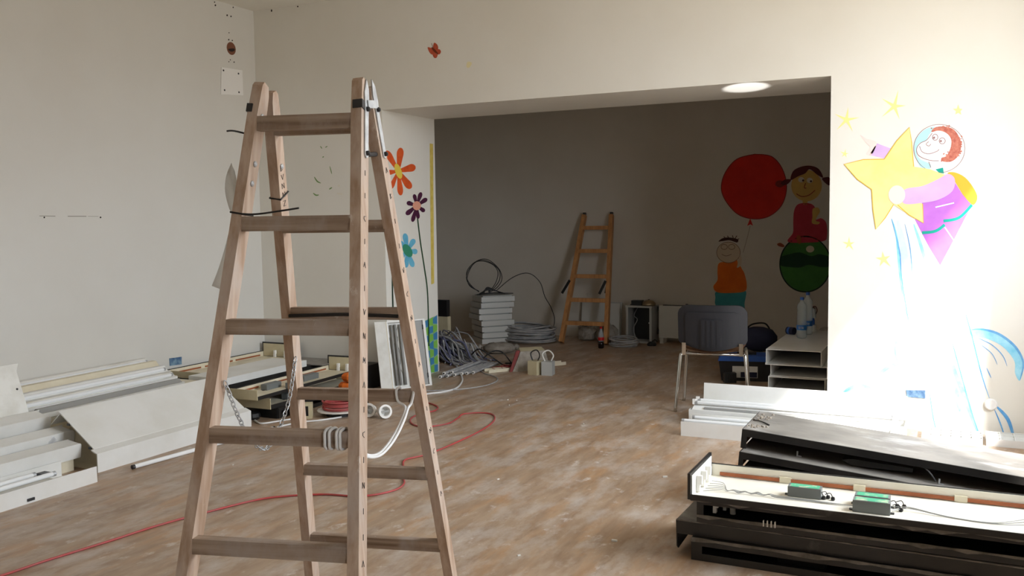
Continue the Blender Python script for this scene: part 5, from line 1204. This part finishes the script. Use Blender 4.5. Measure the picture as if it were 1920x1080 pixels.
MB().hexa([(0.10, 0.105, 0.171), (0.34, 0.105, 0.171), (0.34, 0.12, 0.171), (0.10, 0.12, 0.171), (0.12, 0.26, 0.176), (0.34, 0.26, 0.176), (0.34, 0.26, 0.186), (0.12, 0.26, 0.186)]).done('top_flap', M_cream2, t)
for k, (q, c, lb) in enumerate((((998, 704), M_cream2, 'cream transformer block with corded top on the floor in the opening'), ((1022, 705), M_steelbox, 'pale grey transformer block beside the cream one'))):
    p = at_z(*q); t = thing('transformer', lb, 'transformer', (p.x, p.y + 0.07, 0), (0, 0, R(-12 + 20 * k)), 'transformer blocks in the opening')
    MB().box(-0.05, 0.05, -0.05, 0.05, 0, 0.125).done('case', c, t, bevel=0.008)
    MB().tube(cat_rom([(-0.03, 0, 0.125), (-0.05, 0.0, 0.19), (0.0, 0.02, 0.22), (0.05, 0.0, 0.18), (0.03, 0.0, 0.13)], 6), 0.006, 6).done('cord', M_blackp if k == 0 else M_holder, t)
for k, q in enumerate(((856, 652), (916, 654))):
    p = at_z(*q, 0.06) + Vector((0.05, 0.12, 0)) * (0.6 + 0.5 * k); t = thing('flat_sack', ('flat beige sack lying left in front of the panel pile', 'flat beige sack lying right in front of the panel pile')[k], 'sack', (p.x, p.y, 0.0), (0, 0, R(14 + 20 * k)), 'flat sacks in front of the panel pile')
    b = lump(MB(), (0, 0, 0.055), 0.17, 0.13, 0.055, 12); rn = random.Random(40 + k)
    for v in b.bm.verts:
        if v.co.z > 0.02: v.co += Vector((rn.uniform(-.012, .012), rn.uniform(-.012, .012), rn.uniform(-.008, .008)))
    b.done('sack_body', M_debris, t, smooth=True)
    MB().lathe([(0.02, 0), (0.035, 0.03), (0.012, 0.05)], 8, Matrix.Translation((0.165, 0, 0.06)) @ Matrix.Rotation(PI / 2, 4, 'Y')).done('sack_neck', M_debris, t)
t = thing('panel_offcut', 'dark and cream box standing behind the jamb in the back room', 'box', (-5.10, 8.60, 0), (0, 0, R(-4)))
MB().box(-0.2, 0.16, 0, 0.06, 0.0, 0.36).done('cream_half', M_cream2, t); MB().box(-0.2, 0.15, 0.0, 0.06, 0.3605, 0.54).done('dark_half', M_blackp, t)
# grey sacks below the ladder, white board behind it
for k, (x, y, s_) in enumerate(((-3.80, 9.80, 0.11), (-3.545, 9.78, 0.125))):
    t = thing('rubbish_sack', ('small crumpled grey sack behind the ladder foot', 'larger crumpled grey sack behind the ladder')[k], 'sack', (x, y, 0)); b = MB(); rn = random.Random(k)
    lump(b, (0, 0, s_ * 0.8), s_, s_ * 0.8, s_ * 0.8, 11)
    for v in b.bm.verts: v.co += Vector((rn.uniform(-.02, .02), rn.uniform(-.02, .02), rn.uniform(-.015, .015) if v.co.z > 0.03 else 0))
    b.done('sack_body', M_debris, t)
    MB().lathe([(0.03, s_ * 1.57), (0.05, s_ * 1.7), (0.01, s_ * 1.75)], 7).done('sack_neck', M_debris, t)
t = thing('white_board', 'pale square board propped on the back wall behind the ladder', 'board', (-3.72, 9.98, 0), (R(-8), 0, 0)); MB().box(-0.22, 0.25, 0, 0.018, 0.005, 0.42).done('board', M_rad, t, bevel=0.003); MB().box(-0.235, 0.265, 0.019, 0.03, 0.0, 0.435).done('frame', M_steelbox, t)
# cola bottle
p = at_z(1127, 653); t = thing('cola_bottle', 'cola bottle with a red label standing right of the ladder foot', 'bottle', (p.x, p.y, 0))
M_cola = mat('cola_dark', (30, 16, 14), 0.15)
MB().lathe([(0.024, 0), (0.032, 0.008), (0.033, 0.05), (0.030, 0.075)], 14).done('cola', M_cola, t, smooth=True)
MB().lathe([(0.0302, 0.0752), (0.031, 0.085), (0.033, 0.125), (0.030, 0.15), (0.014, 0.20), (0.012, 0.215)], 14).done('bottle_body', M_pet, t, smooth=True)
MB().lathe([(0.0335, 0.088), (0.0345, 0.122)], 14).done('label_band', mat('red_label', (196, 26, 30), 0.4), t); MB().lathe([(0.0145, 0.2152), (0.0145, 0.235)], 12).done('cap', mat('red_cap', (190, 24, 28), 0.4), t)
# open metal cabinet with things on it
cb = thing('metal_cabinet', 'open grey metal cabinet with a dark inside on the back room floor', 'cabinet', (-3.32, 9.80, 0.0), (0, 0, R(-2)))
W, D, H = 0.30, 0.24, 0.42
b = MB(); b.box(0, 0.025, 0, D, 0, H - 0.02).box(W - 0.025, W, 0, D, 0, H - 0.02).box(0.025, W - 0.025, 0, D, 0, 0.02).box(-0.006, W + 0.006, -0.006, D, H - 0.02, H); b.done('case', M_steelbox, cb, bevel=0.003)
MB().box(0.0255, W - 0.0255, 0.20, 0.21, 0.0205, H - 0.0205).done('inner_panel', M_blackp, cb)
MB().tube(cat_rom([(0.07, 0.19, 0.38), (0.06, 0.10, 0.30), (0.09, 0.12, 0.25), (0.06, 0.08, 0.15), (0.10, 0.06, 0.03)], 6), 0.004, 6).done('cable', M_cableG, cb)
MB().box(0.2, 0.215, 0.19, 0.1995, 0.2, 0.215).done('lamp', M_holder, cb)
t = thing('small_black_box', 'small black box on top of the open cabinet', 'box', (-3.20, 9.86, 0.4215)); MB().box(-0.065, 0.055, -0.04, 0.05, 0, 0.055).done('case', M_blackp, t, bevel=0.004); MB().box(-0.08, -0.066, -0.03, 0.03, 0, 0.012).done('flange', M_blackp, t)
t = thing('lamp_dome', 'round metal dome on top of the open cabinet', 'dome', (-3.075, 9.87, 0.4215)); MB().lathe([(0.078, 0), (0.08, 0.012), (0.074, 0.03), (0.055, 0.05), (0.02, 0.062)], 18).done('dome', M_brass, t, smooth=True); MB().lathe([(0.012, 0.0625), (0.01, 0.07)], 8).done('stud', M_dark, t)
# pale electric radiator
rd = thing('electric_radiator', 'pale flat panel radiator on feet right of the open cabinet', 'radiator', (-2.965, 9.86, 0), (0, 0, R(-1)))
MB().box(0.0, 0.42, 0.03, 0.10, 0.06, 0.42).done('panel', M_rad, rd, bevel=0.006)
for x in (0.02, 0.36): MB().box(x, x + 0.04, 0.0, 0.13, 0.0, 0.0595).done('foot', M_rad, rd, bevel=0.004)
MB().box(0.04, 0.38, 0.045, 0.085, 0.4205, 0.428).done('top_grille', M_dark, rd); MB().lathe([(0.014, 0.4285), (0.014, 0.445)], 10, Matrix.Translation((0.31, 0.06, 0))).done('knob', M_blackp, rd)
for z in (0.10, 0.36): MB().box(-0.022, -0.001, 0.035, 0.095, z, z + 0.05).done('end_bracket', M_blackp, rd, bevel=0.003)
t = thing('plug_adapter', 'dark plug on the floor between cabinet and radiator', 'plug', (*at_z(1222, 648)[:2], 0)); MB().lathe([(0.05, 0), (0.055, 0.015), (0.04, 0.035), (0.02, 0.045)], 12).done('body', M_dark, t); MB().tube(cat_rom([(0.0, 0.0, 0.04), (0.02, 0.05, 0.06), (0.03, 0.1, 0.03)], 5), 0.005, 6).done('lead', M_blackp, t)
